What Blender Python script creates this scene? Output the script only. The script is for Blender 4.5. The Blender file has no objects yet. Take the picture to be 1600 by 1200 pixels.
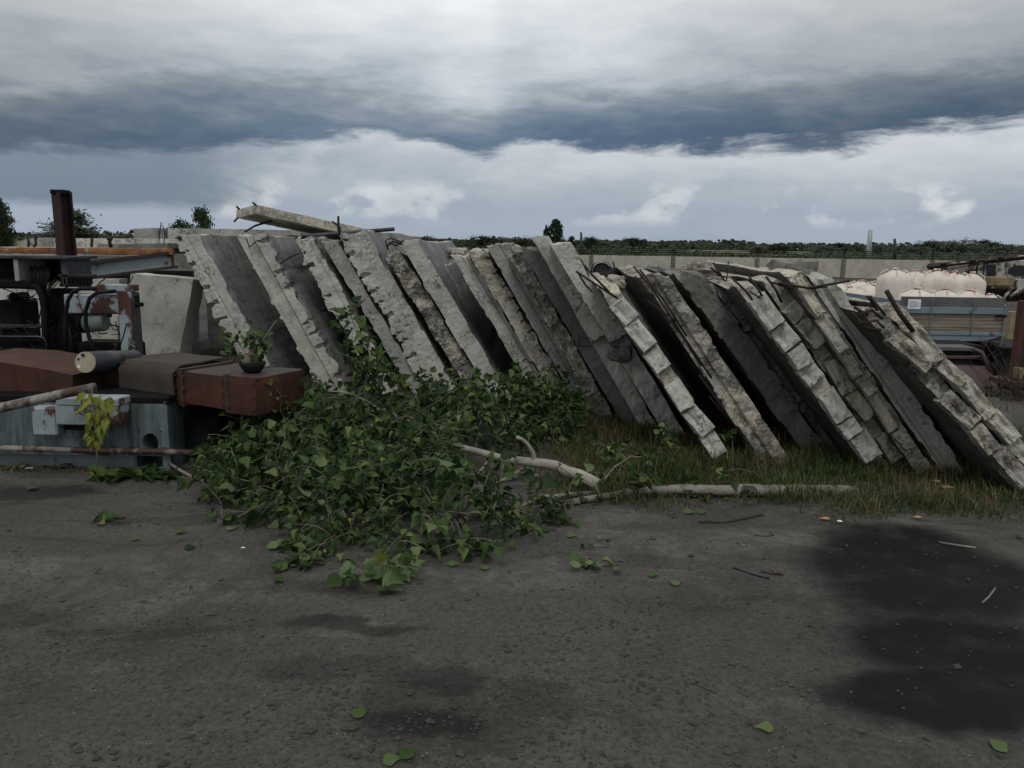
import bpy, math, random
from mathutils import Vector, Matrix, noise as MN

scene = bpy.context.scene
R = math.radians
# ------------------------------------------------------------------ camera
CAM = Vector((0, 0, 1.6)); FPX = 1250.0
PITCH, ROLL = 9.9, 0.8
cd = bpy.data.cameras.new('camera'); cam = bpy.data.objects.new('camera', cd)
scene.collection.objects.link(cam); scene.camera = cam
cd.sensor_width = 36.0; cd.lens = 36.0 * FPX / 1600.0
cd.clip_start = 0.05; cd.clip_end = 6000
CROT = Matrix.Rotation(R(90 - PITCH), 4, 'X') @ Matrix.Rotation(R(ROLL), 4, 'Z')
cam.matrix_world = Matrix.Translation(CAM) @ CROT

# ------------------------------------------------------------------ world
SUN_EL, SUN_AZ = 56.0, 190.0        # azimuth clockwise from +Y: the light comes from behind the camera
w = bpy.data.worlds.new('World'); scene.world = w; w.use_nodes = True
nt = w.node_tree; nt.nodes.clear()
class NT:
    """tiny node builder"""
    def __init__(s, tree): s.t = tree
    def n(s, typ, **kw):
        nd = s.t.nodes.new(typ)
        for k, v in kw.items(): setattr(nd, k, v)
        return nd
    def put(s, sock, val):
        if hasattr(val, 'links'): s.t.links.new(val, sock)
        elif val is not None:
            if sock.type in ('RGBA',) and len(val) == 3: val = (*val, 1)
            sock.default_value = val
    def math(s, op, a, b=None, c=None, clamp=False):
        nd = s.n('ShaderNodeMath', operation=op, use_clamp=clamp)
        s.put(nd.inputs[0], a)
        if b is not None: s.put(nd.inputs[1], b)
        if c is not None: s.put(nd.inputs[2], c)
        return nd.outputs[0]
    def vmath(s, op, a, b=None):
        nd = s.n('ShaderNodeVectorMath', operation=op)
        s.put(nd.inputs[0], a)
        if b is not None:
            s.put(nd.inputs[3] if op == 'SCALE' else nd.inputs[1], b)
        return nd.outputs['Value'] if op in ('LENGTH', 'DOT_PRODUCT') else nd.outputs[0]
    def noise(s, vec, scale, detail=4, rough=.55, dist=0, lac=2.0):
        nd = s.n('ShaderNodeTexNoise'); s.put(nd.inputs['Vector'], vec)
        nd.inputs['Scale'].default_value = scale; nd.inputs['Detail'].default_value = detail
        nd.inputs['Roughness'].default_value = rough; nd.inputs['Distortion'].default_value = dist
        return nd.outputs['Fac']
    def voro(s, vec, scale, feature='F1', rnd=1.0):
        nd = s.n('ShaderNodeTexVoronoi', feature=feature); s.put(nd.inputs['Vector'], vec)
        nd.inputs['Scale'].default_value = scale; nd.inputs['Randomness'].default_value = rnd
        return nd
    def ramp(s, fac, stops, interp='LINEAR'):
        nd = s.n('ShaderNodeValToRGB'); cr = nd.color_ramp; cr.interpolation = interp
        while len(cr.elements) < len(stops): cr.elements.new(.5)
        for e, (p, c) in zip(cr.elements, stops):
            e.position = p
            if not hasattr(c, '__len__'): c = (c, c, c)
            e.color = (*c, 1) if len(c) == 3 else c
        s.put(nd.inputs[0], fac); return nd.outputs[0]
    def mix(s, fac, a, b, blend='MIX'):
        nd = s.n('ShaderNodeMix', data_type='RGBA', blend_type=blend)
        s.put(nd.inputs[0], fac); s.put(nd.inputs[6], a); s.put(nd.inputs[7], b)
        return nd.outputs[2]
    def mapr(s, v, a, b, c=0.0, d=1.0, smooth=True):
        nd = s.n('ShaderNodeMapRange', interpolation_type='SMOOTHSTEP' if smooth else 'LINEAR')
        s.put(nd.inputs[0], v)
        for i, q in enumerate((a, b, c, d)): s.put(nd.inputs[1 + i], q)
        return nd.outputs[0]
    def mapping(s, vec, scale=(1, 1, 1), loc=(0, 0, 0)):
        nd = s.n('ShaderNodeMapping'); s.put(nd.inputs[0], vec)
        nd.inputs['Scale'].default_value = scale; nd.inputs['Location'].default_value = loc
        return nd.outputs[0]

def build_sky():
    b = NT(nt)
    tc = b.n('ShaderNodeTexCoord').outputs['Generated']
    sep = b.n('ShaderNodeSeparateXYZ'); b.put(sep.inputs[0], tc)
    x, y, z = sep.outputs
    az = b.math('ARCTAN2', x, y)                              # 0 straight ahead
    rad = b.math('SQRT', b.math('ADD', b.math('MULTIPLY', x, x), b.math('MULTIPLY', y, y)))
    el = b.math('ARCTAN2', z, rad)                            # elevation in radians
    # coordinates of a flat cloud sheet, softened at the horizon
    k = b.math('ADD', b.math('MAXIMUM', z, 0.0), 0.16)
    cmb = b.n('ShaderNodeCombineXYZ'); b.put(cmb.inputs[0], b.math('DIVIDE', x, k)); b.put(cmb.inputs[1], b.math('DIVIDE', y, k))
    sheet = cmb.outputs[0]
    pol = b.n('ShaderNodeCombineXYZ'); b.put(pol.inputs[0], x); b.put(pol.inputs[1], y); b.put(pol.inputs[2], b.math('MULTIPLY', z, 2.6))
    pol = pol.outputs[0]
    fA = b.noise(pol, 3.2, 7, .58, .25)
    fB = b.noise(b.mapping(pol, (1, 1, 1.5), (4.2, 1.7, .3)), 13.0, 7, .62, .3)
    fC = b.noise(b.mapping(sheet, (1, 1, 1), (2.0, .4, 0)), .9, 4, .55, .2)
    # lower edge of the dark cloud deck against azimuth
    t = b.math('ADD', b.math('MULTIPLY', az, 1 / 1.4), .5, clamp=True)
    fc = b.n('ShaderNodeFloatCurve'); cv = fc.mapping.curves[0]
    pts = [(0, .60), (.10, .58), (.18, .60), (.243, .62), (.289, .68), (.343, .74), (.414, .75), (.466, .63), (.50, .74), (.557, .71), (.668, .69), (.746, .71), (.819, .76), (.864, .80), (.907, .83), (1, .83)]
    while len(cv.points) < len(pts): cv.points.new(.5, .5)
    for p, q in zip(cv.points, pts): p.location = q
    fc.mapping.update(); b.put(fc.inputs['Value'], t)
    edge = b.math('MULTIPLY', fc.outputs[0], .16)
    wob = b.math('ADD', b.math('MULTIPLY', b.math('SUBTRACT', fA, .5), .035), b.math('MULTIPLY', b.math('SUBTRACT', fB, .5), .06))
    h = b.math('SUBTRACT', b.math('ADD', el, wob), edge)
    deck = b.mapr(h, -.009, .011)
    hh = b.math('ADD', h, b.math('MULTIPLY', b.math('SUBTRACT', fC, .5), .13))
    hh = b.math('ADD', hh, b.math('MULTIPLY', b.math('SUBTRACT', fB, .5), .022))
    dcol = b.ramp(b.math('MULTIPLY', b.math('MAXIMUM', hh, 0.0), 3.2),
                  [(0, (.080, .125, .205)), (.09, (.150, .205, .272)), (.17, (.270, .315, .362)), (.26, (.50, .55, .595)),
                   (.38, (.68, .72, .75)), (.62, (.98, 1.0, 1.0)), (.8, (1.0, 1.0, 1.0)), (1, (.92, .94, .95))])
    side = b.mapr(b.math('ABSOLUTE', b.math('ADD', az, .06)), .06, .52, 1.0, .66)
    dcol = b.vmath('SCALE', dcol, b.mapr(el, .03, .12, 1.0, side))
    lo = b.math('ADD', el, b.math('ADD', b.math('MULTIPLY', b.math('SUBTRACT', fB, .5), .05), b.math('MULTIPLY', b.math('SUBTRACT', fA, .5), .03)))
    lcol = b.ramp(b.math('MULTIPLY', lo, 7.0, clamp=True),
                  [(0, (.335, .405, .50)), (.12, (.355, .42, .51)), (.30, (.345, .40, .49)), (.48, (.42, .468, .53)), (.66, (.56, .595, .635)), (.85, (.66, .69, .72)), (1, (.6, .64, .68))])
    # small bright heaps low in the sky
    fD = b.noise(b.mapping(pol, (1, 1, .62), (.35, 2.1, .12)), 8.5, 7, .55, .15)
    band = b.math('MULTIPLY', b.mapr(el, .018, .040), b.mapr(el, .082, .06))
    puff = b.math('MULTIPLY', b.mapr(fD, .54, .65), band)
    lcol = b.mix(b.math('MULTIPLY', puff, .65), lcol, (.76, .785, .80))
    sh = b.math('MULTIPLY', b.mapr(fA, .50, .36), .35)
    lcol = b.mix(sh, lcol, (.25, .315, .41))
    lm = b.math('MULTIPLY', b.mapr(b.math('ADD', az, b.math('MULTIPLY', b.math('SUBTRACT', fA, .5), .35)), -.20, -.38), b.mapr(az, -1.3, -.8))
    lm = b.math('MULTIPLY', lm, b.mapr(b.math('ADD', el, b.math('MULTIPLY', b.math('SUBTRACT', fB, .5), .03)), .028, .046))
    lcol = b.mix(b.math('MULTIPLY', lm, .85), lcol, (.135, .185, .255))
    col = b.mix(deck, lcol, dcol)
    sky = b.n('ShaderNodeTexSky', sky_type='NISHITA'); sky.sun_disc = False
    sky.sun_elevation = R(SUN_EL); sky.sun_rotation = R(SUN_AZ)
    cloud = b.vmath('SCALE', col, 10.0)
    out = b.mix(.93, sky.outputs[0], cloud)
    # below the horizon: dull earth
    out = b.mix(b.mapr(el, -.02, -.004), (.7, .7, .65), out)
    bg = b.n('ShaderNodeBackground'); b.put(bg.inputs[0], out); bg.inputs[1].default_value = .1
    b.t.links.new(bg.outputs[0], b.n('ShaderNodeOutputWorld').inputs[0])
build_sky()

sd = bpy.data.lights.new('sun', 'SUN'); sd.energy = 0.9; sd.angle = R(18); sd.color = (1, .97, .92)
sun = bpy.data.objects.new('sun', sd); scene.collection.objects.link(sun)
sdir = Vector((math.sin(R(SUN_AZ)) * math.cos(R(SUN_EL)), math.cos(R(SUN_AZ)) * math.cos(R(SUN_EL)), math.sin(R(SUN_EL))))
sun.rotation_euler = sdir.to_track_quat('Z', 'Y').to_euler(); sun.location = (0, -5, 12)

vs = scene.view_settings
vs.view_transform = 'Standard'; vs.look = 'None'; vs.gamma = 1; vs.exposure = 0.0; vs.use_curve_mapping = False
scene.render.engine = 'CYCLES'
scene.cycles.use_denoising = True
scene.cycles.max_bounces = 6

# ------------------------------------------------------------------ helpers
COL = scene.collection
def ray(px, py):
    return (CROT.to_3x3() @ Vector(((px - 800) / FPX, (600 - py) / FPX, -1)))
def P(px, py, y):                      # the point seen at a pixel, on the plane at distance y
    d = ray(px, py); return CAM + d * (y / d.y)
def G(px, py, z=0.0):                  # the point seen at a pixel, on the level z
    d = ray(px, py); return CAM + d * ((z - CAM.z) / d.z)
def nz(x, y=0., z=0., s=1.0): return MN.noise(Vector((x * s, y * s, z * s)))
def fbm(x, y, z, s, o=4):
    return MN.fractal(Vector((x * s, y * s, z * s)), .9, 2.0, o)

class Geo:
    def __init__(s): s.v = []; s.f = []; s.m = []; s.sm = []
    def add(s, vs, fs, mi=0, smooth=False):
        o = len(s.v); s.v += [tuple(q) for q in vs]
        for f in fs: s.f.append(tuple(i + o for i in f)); s.m.append(mi); s.sm.append(smooth)
        return s
    def box(s, x0, x1, y0, y1, z0, z1, bev=0.0, mi=0, M=None):
        """a box with chamfered edges"""
        bev = min(bev, .49 * min(x1 - x0, y1 - y0, z1 - z0))
        C = []
        xs, ys, zs = (x0, x1), (y0, y1), (z0, z1)
        if bev <= 0:
            vs = [Vector((xs[i], ys[j], zs[k])) for k in (0, 1) for j in (0, 1) for i in (0, 1)]
            fs = [(0, 2, 3, 1), (4, 5, 7, 6), (0, 1, 5, 4), (2, 6, 7, 3), (0, 4, 6, 2), (1, 3, 7, 5)]
        else:
            vs = []; idx = {}
            for k in (0, 1):
                for j in (0, 1):
                    for i in (0, 1):
                        sx, sy, sz = (1 if i == 0 else -1), (1 if j == 0 else -1), (1 if k == 0 else -1)
                        for ax in range(3):
                            p = Vector((xs[i], ys[j], zs[k]))
                            for a, sg in enumerate((sx, sy, sz)):
                                if a != ax: p[a] += sg * bev
                            idx[(i, j, k, ax)] = len(vs); vs.append(p)
            fs = []
            fs += [tuple(idx[(i, j, k, 0)] for j, k in q) for i in (0, 1) for q in [((0, 0), (0, 1), (1, 1), (1, 0)) if i == 0 else ((0, 0), (1, 0), (1, 1), (0, 1))]]
            fs += [tuple(idx[(i, j, k, 1)] for i, k in q) for j in (0, 1) for q in [((0, 0), (1, 0), (1, 1), (0, 1)) if j == 0 else ((0, 0), (0, 1), (1, 1), (1, 0))]]
            fs += [tuple(idx[(i, j, k, 2)] for i, j in q) for k in (0, 1) for q in [((0, 0), (0, 1), (1, 1), (1, 0)) if k == 0 else ((0, 0), (1, 0), (1, 1), (0, 1))]]
            # edges: for each edge along axis a at corner pair
            for a in range(3):
                o1, o2 = [q for q in range(3) if q != a]
                for c1 in (0, 1):
                    for c2 in (0, 1):
                        A = [0, 0, 0]; B = [0, 0, 0]
                        A[o1] = B[o1] = c1; A[o2] = B[o2] = c2; A[a] = 0; B[a] = 1
                        q = (idx[(*A, o1)], idx[(*B, o1)], idx[(*B, o2)], idx[(*A, o2)])
                        # the normal has to point outward
                        n = (vs[q[1]] - vs[q[0]]).cross(vs[q[2]] - vs[q[0]])
                        d = Vector((0, 0, 0)); d[o1] = -1 if c1 == 0 else 1; d[o2] = -1 if c2 == 0 else 1
                        fs.append(q if n.dot(d) > 0 else q[::-1])
            for i in (0, 1):
                for j in (0, 1):
                    for k in (0, 1):
                        q = (idx[(i, j, k, 0)], idx[(i, j, k, 1)], idx[(i, j, k, 2)])
                        n = (vs[q[1]] - vs[q[0]]).cross(vs[q[2]] - vs[q[0]])
                        d = Vector((2 * i - 1, 2 * j - 1, 2 * k - 1))
                        fs.append(q if n.dot(d) > 0 else q[::-1])
        if M is not None: vs = [M @ q for q in vs]
        return s.add(vs, fs, mi)
    def tube(s, pts, r, seg=8, mi=0, caps=True, smooth=True):
        """a tube along points; r a number or one radius per point"""
        pts = [Vector(p) for p in pts]; n = len(pts)
        rs = [r] * n if not hasattr(r, '__len__') else list(r)
        vs = []; prev = None
        for i, p in enumerate(pts):
            d = (pts[min(i + 1, n - 1)] - pts[max(i - 1, 0)])
            if d.length < 1e-9: d = Vector((0, 0, 1))
            d.normalize()
            a = prev if prev is not None else (Vector((0, 0, 1)) if abs(d.z) < .9 else Vector((1, 0, 0)))
            a = (a - d * a.dot(d))
            if a.length < 1e-6: a = d.orthogonal()
            a.normalize(); prev = a; c = d.cross(a)
            for k in range(seg):
                t = 2 * math.pi * k / seg
                vs.append(p + (a * math.cos(t) + c * math.sin(t)) * rs[i])
        fs = []
        for i in range(n - 1):
            for k in range(seg):
                k2 = (k + 1) % seg
                fs.append((i * seg + k, i * seg + k2, (i + 1) * seg + k2, (i + 1) * seg + k))
        o = len(s.v)
        s.add(vs, fs, mi, smooth)
        if caps:
            s.f.append(tuple(o + k for k in range(seg))[::-1]); s.m.append(mi); s.sm.append(False)
            s.f.append(tuple(o + (n - 1) * seg + k for k in range(seg))); s.m.append(mi); s.sm.append(False)
        return s
    def mesh(s, name, off=Vector((0, 0, 0)), mats=()):
        me = bpy.data.meshes.new(name)
        me.from_pydata([(p[0] - off[0], p[1] - off[1], p[2] - off[2]) for p in s.v], [], s.f)
        for m in mats: me.materials.append(m)
        me.polygons.foreach_set('material_index', s.m)
        me.polygons.foreach_set('use_smooth', s.sm)
        me.update(); return me

WL = {}                                  # world location of a root (roots are never rotated)
def tag(o, label=None, cat=None, group=None, kind=None):
    if cat and not kind: kind = 'thing'
    if label: o['label'] = label
    if cat: o['category'] = cat
    if group: o['group'] = group
    if kind: o['kind'] = kind
    return o
def root(name, loc, label, cat, group=None):
    o = bpy.data.objects.new(name, None); COL.objects.link(o); o.location = loc
    o.empty_display_size = .1; WL[o.name] = Vector(loc)
    return tag(o, label, cat, group)
def mk(name, g, mats, parent=None, label=None, cat=None, group=None, kind=None):
    if not isinstance(mats, (list, tuple)): mats = [mats]
    if parent is None:
        xs = [p[0] for p in g.v]; ys = [p[1] for p in g.v]; zs = [p[2] for p in g.v]
        off = Vector(((min(xs) + max(xs)) / 2, (min(ys) + max(ys)) / 2, min(zs)))
    else: off = WL[parent.name]
    o = bpy.data.objects.new(name, g.mesh(name, off, mats)); COL.objects.link(o)
    if parent is None: o.location = off
    else: o.parent = parent
    WL[o.name] = off.copy()
    return tag(o, label, cat, group, kind)
def inst(name, me, Mw, parent=None):
    """an object that shares mesh data, placed by a world matrix"""
    o = bpy.data.objects.new(name, me); COL.objects.link(o)
    if parent is not None:
        o.parent = parent; o.matrix_local = Matrix.Translation(-WL[parent.name]) @ Mw
    else: o.matrix_world = Mw
    return o
def pxbox(g, x0, y0, x1, y1, d, th, bev=.006, mi=0):
    """a box whose front face covers a pixel rectangle at distance d"""
    a = P(x0, y1, d); c = P(x1, y0, d)
    return g.box(min(a.x, c.x), max(a.x, c.x), d, d + th, min(a.z, c.z), max(a.z, c.z), bev, mi)

# ------------------------------------------------------------------ materials
def new_mat(name):
    m = bpy.data.materials.new(name); m.use_nodes = True
    t = m.node_tree; t.nodes.clear(); b = NT(t)
    out = b.n('ShaderNodeOutputMaterial'); bs = b.n('ShaderNodeBsdfPrincipled')
    t.links.new(bs.outputs[0], out.inputs[0])
    return m, b, bs, out
def coords(b, vary=True):
    tc = b.n('ShaderNodeTexCoord').outputs['Object']
    if not vary: return tc
    oi = b.n('ShaderNodeObjectInfo').outputs['Random']
    sc = b.vmath('SCALE', (37.0, 19.0, 53.0), oi)
    return b.vmath('ADD', tc, sc)
def bump(b, bs, h, strength=.4, dist=.01):
    nd = b.n('ShaderNodeBump'); nd.inputs['Strength'].default_value = strength; nd.inputs['Distance'].default_value = dist
    b.put(nd.inputs['Height'], h); b.t.links.new(nd.outputs[0], bs.inputs['Normal'])
def mat_plain(name, c1, c2, scale=6, rough=.8, metal=0., bs_=60, bstr=.3, patch=None, pth=(.56, .62), pscale=5, fine=.25, spec=.5, streak=0.):
    """two mottled colours, fine grain, optional third colour in ragged patches"""
    m, b, bs, out = new_mat(name); co = coords(b)
    f = b.mapr(b.noise(co, scale, 6, .6, .2), .34, .66)
    col = b.mix(f, c1, c2)
    fi = b.noise(co, bs_, 3, .65)
    col = b.mix(fine, col, b.ramp(fi, [(.3, .15), (.7, 1.0)]), 'MULTIPLY')
    if streak:
        col = b.mix(streak, col, b.ramp(b.noise(b.mapping(co, (7, 7, .9), (2, 2, 2)), 1.6, 6, .65, .4), [(.34, .10), (.62, 1.0)]), 'MULTIPLY')
    if patch:
        pf = b.mapr(b.noise(b.mapping(co, (1, 1, .7), (3.1, 5.2, 1.4)), pscale, 7, .65, .3), *pth)
        col = b.mix(pf, col, b.mix(b.noise(co, pscale * 5, 4, .6), patch, tuple(q * .4 for q in patch)))
    b.put(bs.inputs['Base Color'], col)
    bs.inputs['Specular IOR Level'].default_value = spec; bs.inputs['Roughness'].default_value = rough; bs.inputs['Metallic'].default_value = metal
    if bstr: bump(b, bs, fi, bstr, .006)
    return m
def mat_concrete(name, c1, c2, stain=(.10, .095, .085), stain_amt=.5, pore=.6, cream=None, bstr=.5, coarse=0., streak=0.):
    m, b, bs, out = new_mat(name)
    co = b.vmath('ADD', b.n('ShaderNodeNewGeometry').outputs['Position'], b.vmath('SCALE', (37.0, 19.0, 53.0), b.n('ShaderNodeObjectInfo').outputs['Random']))
    f = b.mapr(b.noise(co, 2.6, 7, .62, .3), .32, .68)
    col = b.mix(f, c1, c2)
    if cream:
        cf = b.mapr(b.noise(b.mapping(co, (1, 1, 1), (7, 3, 1)), 4.5, 5, .6, .3), .44, .60)
        col = b.mix(cf, col, cream)
    fi = b.noise(co, 85, 4, .7)
    col = b.mix(.45, col, b.ramp(fi, [(.28, .35), (.72, 1.15)]), 'MULTIPLY')
    if streak:
        col = b.mix(streak, col, b.ramp(b.noise(b.mapping(co, (1.2, 5.5, .45), (1, 4, 2)), 1.5, 7, .66, .3), [(.36, .30), (.5, .85), (.66, 1.25)]), 'MULTIPLY')
    st = b.mapr(b.noise(b.mapping(co, (1, 1, .8), (1.3, 8.1, 2.2)), 5.5, 8, .68, .5), .52, .70)
    col = b.mix(b.math('MULTIPLY', st, stain_amt), col, stain)
    pit = b.math('MULTIPLY', b.mapr(b.noise(co, 30, 5, .72, .4), .50, .60), b.mapr(b.noise(b.mapping(co, (1, 1, 1), (9, 2, 5)), 3.2, 4, .6, .3), .50, .60))
    col = b.mix(b.math('MULTIPLY', pit, min(1, stain_amt * 1.5)), col, (.05, .047, .042))
    v = b.voro(co, 38); po = b.mapr(v.outputs['Distance'], .10, .22)
    gate = b.mapr(b.noise(co, 9, 4, .6), .5, .62)
    pm = b.math('MULTIPLY', b.math('SUBTRACT', 1.0, po), b.math('MULTIPLY', gate, pore))
    col = b.mix(pm, col, (.045, .042, .038))
    hgt = b.math('SUBTRACT', b.math('ADD', b.math('MULTIPLY', fi, .5), b.noise(co, 22, 5, .6)), b.math('MULTIPLY', pm, 1.0))
    if coarse:
        v2 = b.voro(b.vmath('ADD', co, b.vmath('SCALE', (1, .7, .4), b.noise(co, 12, 3))), 26)
        cell = b.mapr(v2.outputs['Distance'], .1, .55)
        wh = b.n('ShaderNodeSeparateColor'); b.put(wh.inputs[0], v2.outputs['Color'])
        ag = b.mix(wh.outputs[0], (.16, .15, .14), (.46, .44, .40))
        gm = b.mapr(b.noise(co, 6, 4, .6), .45, .6)
        col = b.mix(b.math('MULTIPLY', b.math('MULTIPLY', gm, coarse), b.math('SUBTRACT', 1.0, cell)), col, ag)
        col = b.mix(b.math('MULTIPLY', b.math('MULTIPLY', gm, cell), .6 * coarse), col, (.06, .056, .05))
        hgt = b.math('SUBTRACT', hgt, b.math('MULTIPLY', b.math('MULTIPLY', gm, cell), 1.2))
    b.put(bs.inputs['Base Color'], col); bs.inputs['Roughness'].default_value = .93
    bs.inputs['Specular IOR Level'].default_value = .25
    bump(b, bs, hgt, bstr, .012)
    return m
def mat_leaf(name, stops, pale, trans=.25):
    m, b, bs, out = new_mat(name)
    ge = b.n('ShaderNodeNewGeometry'); oi = b.n('ShaderNodeObjectInfo')
    rnd = b.math('FRACT', b.math('ADD', ge.outputs['Random Per Island'], oi.outputs['Random']))
    col = b.ramp(rnd, stops)
    col = b.mix(b.math('MULTIPLY', ge.outputs['Backfacing'], .6), col, pale)
    b.put(bs.inputs['Base Color'], col); bs.inputs['Roughness'].default_value = .5
    bs.inputs['Specular IOR Level'].default_value = .22
    tr = b.n('ShaderNodeBsdfTranslucent'); b.put(tr.inputs[0], col)
    mx = b.n('ShaderNodeMixShader'); mx.inputs[0].default_value = trans
    b.t.links.new(bs.outputs[0], mx.inputs[1]); b.t.links.new(tr.outputs[0], mx.inputs[2]); b.t.links.new(mx.outputs[0], out.inputs[0])
    return m

def mat_wood(name, c1, c2, c3):
    m, b, bs, out = new_mat(name); co = b.mapping(coords(b), (.35, 1, 9))
    col = b.mix(b.mapr(b.noise(co, 2.2, 5, .6), .35, .65), c1, c2)
    f2 = b.noise(b.mapping(co, (1, 1, 3), (3, 1, 7)), 6, 5, .65); col = b.mix(b.math('MULTIPLY', b.mapr(f2, .5, .68), .8), col, c3)
    b.put(bs.inputs['Base Color'], col); bs.inputs['Roughness'].default_value = .9; bump(b, bs, f2, .4, .006)
    return m

M = {}
M['grey'] = mat_concrete('concrete_grey', (.31, .31, .285), (.45, .445, .41), stain_amt=.5)
M['light'] = mat_concrete('concrete_light', (.46, .455, .405), (.62, .61, .55), stain_amt=.5, pore=.7)
M['blue'] = mat_concrete('concrete_cast_side', (.205, .215, .21), (.30, .305, .295), stain_amt=.7, pore=.3, bstr=.25, streak=.28)
M['dirty'] = mat_concrete('concrete_dirty', (.13, .128, .118), (.25, .245, .23), stain_amt=.65)
M['shade_side'] = mat_concrete('concrete_shaded_side', (.075, .073, .068), (.155, .151, .141), stain_amt=.6)  # shade of the undersides and gaps put into the slab side colour
M['cream'] = mat_concrete('concrete_cream', (.50, .485, .425), (.64, .62, .545), cream=(.62, .56, .42), stain_amt=.55, coarse=.4, bstr=.8)
M['rubble'] = mat_concrete('concrete_broken', (.34, .33, .30), (.52, .50, .45), cream=(.56, .51, .40), stain_amt=.7, coarse=.8, bstr=1.0)
M['rebar'] = mat_plain('rebar_rust', (.022, .018, .016), (.05, .032, .024), 14, .8, .3)
M['fence'] = mat_concrete('fence_concrete', (.42, .40, .335), (.53, .51, .43), stain_amt=.3, pore=.2)
M['rust'] = mat_plain('rust_red', (.062, .020, .011), (.105, .034, .017), 3.5, .75, .1, 70, .3, patch=(.05, .024, .018), pth=(.5, .66), pscale=3, streak=.5)
M['rusttop'] = mat_plain('rust_brown', (.040, .028, .025), (.062, .040, .035), 4, .7, .1, 60, .3, patch=(.05, .034, .03), pth=(.52, .68))
M['orange'] = mat_plain('rust_orange', (.32, .14, .045), (.17, .07, .028), 7, .85, 0, 60, .4, patch=(.36, .34, .30), pth=(.58, .66), pscale=6)
M['bluepaint'] = mat_plain('pale_blue_paint', (.26, .32, .325), (.15, .195, .195), 2.2, .55, 0, 60, .15, patch=(.05, .036, .03), pth=(.54, .66), pscale=3.2, fine=.4, streak=.8)
M['bluepaint2'] = mat_plain('chipped_blue_paint', (.28, .345, .375), (.34, .40, .41), 3, .55, 0, 60, .2, patch=(.10, .04, .025), pth=(.50, .56), pscale=4.5)
M['greenpaint'] = mat_plain('grey_green_paint', (.16, .20, .195), (.22, .26, .25), 4, .5, 0, 60, .15, patch=(.05, .035, .03), pth=(.62, .68))
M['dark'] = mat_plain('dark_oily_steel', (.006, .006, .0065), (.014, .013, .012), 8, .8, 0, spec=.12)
M['steel'] = mat_plain('dull_dark_steel', (.045, .05, .058), (.085, .09, .10), 5, .5, .5, patch=(.06, .03, .02), pth=(.55, .65))
M['column'] = mat_plain('rusted_column', (.03, .017, .014), (.055, .028, .021), 5, .75, .2, patch=(.03, .022, .02))
M['felt'] = mat_plain('brown_felt', (.042, .036, .028), (.062, .052, .040), 5, .95, 0, 120, .6)
M['drumend'] = mat_plain('cream_paint_disc', (.44, .40, .30), (.36, .31, .22), 6, .6, 0, 60, .2, patch=(.12, .06, .03), pth=(.62, .68))
M['pipe'] = mat_plain('rust_and_white_pipe', (.30, .30, .28), (.20, .19, .175), 5, .6, 0, 60, .3, patch=(.085, .040, .022), pth=(.38, .50), pscale=6)
M['bag'] = mat_plain('woven_bag_white', (.66, .585, .50), (.75, .69, .61), 2.5, .85, 0, 90, .3, patch=(.55, .46, .36), pth=(.66, .78), pscale=3, fine=.1)
M['red'] = mat_plain('red_tie', (.50, .03, .035), (.40, .02, .03), 8, .6)
M['trailer'] = mat_plain('trailer_blue', (.15, .205, .245), (.21, .26, .29), 2.5, .6, 0, 60, .2, patch=(.09, .055, .04), pth=(.56, .66), pscale=3)
M['plank'] = mat_wood('weathered_planks', (.15, .105, .06), (.26, .235, .19), (.075, .042, .026))
M['board'] = mat_plain('grey_board', (.085, .09, .09), (.13, .13, .125), 4, .8)
M['maroon'] = mat_plain('maroon_sheet', (.075, .045, .045), (.10, .055, .052), 3, .6)
M['wreck'] = mat_plain('wreck_white', (.46, .45, .42), (.34, .32, .29), 3, .7, 0, 60, .3, patch=(.07, .045, .035), pth=(.48, .56), pscale=2.2)
M['crate'] = mat_plain('ochre_box', (.24, .18, .09), (.32, .26, .15), 4, .8, patch=(.12, .08, .04))
M['redpost'] = mat_plain('red_rust_post', (.055, .016, .011), (.09, .026, .016), 4, .7, patch=(.09, .035, .02))
M['rubber'] = mat_plain('black_rubber', (.010, .010, .010), (.018, .018, .018), 8, .8, spec=.2)
M['paper'] = mat_plain('white_paper', (.72, .74, .78), (.76, .78, .80), 4, .8, bstr=0, fine=.0)
M['ink'] = mat_plain('faded_ink', (.38, .42, .52), (.42, .45, .55), 4, .8, bstr=0, fine=0)
M['bark'] = mat_plain('pale_bark', (.28, .265, .215), (.17, .155, .125), 9, .85, 0, 50, .9, patch=(.05, .042, .034), pth=(.53, .60), pscale=14)
M['limb'] = mat_plain('smooth_pale_bark', (.42, .405, .345), (.30, .285, .235), 9, .8, 0, 50, .7, patch=(.06, .05, .042), pth=(.58, .63), pscale=12)
M['twig'] = mat_plain('twig_bark', (.17, .14, .11), (.24, .21, .17), 12, .85)
M['darkbark'] = mat_plain('dark_bark', (.04, .034, .028), (.07, .06, .05), 8, .9)
M['leaf'] = mat_leaf('poplar_leaf', [(0, (.010, .026, .008)), (.35, (.021, .048, .011)), (.62, (.042, .082, .017)), (.84, (.082, .132, .030)), (1, (.16, .21, .075))], (.085, .115, .05), .25)
M['leafpale'] = mat_leaf('pale_leaf', [(0, (.055, .105, .036)), (.6, (.095, .15, .052)), (1, (.16, .205, .085))], (.17, .22, .11))
M['leafyel'] = mat_leaf('yellow_leaf', [(0, (.10, .15, .03)), (.5, (.18, .21, .035)), (1, (.30, .28, .04))], (.26, .28, .10))
M['tree1'] = mat_leaf('broadleaf_crown', [(0, (.012, .022, .011)), (.5, (.022, .036, .016)), (1, (.042, .056, .024))], (.06, .085, .045), .15)
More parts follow.
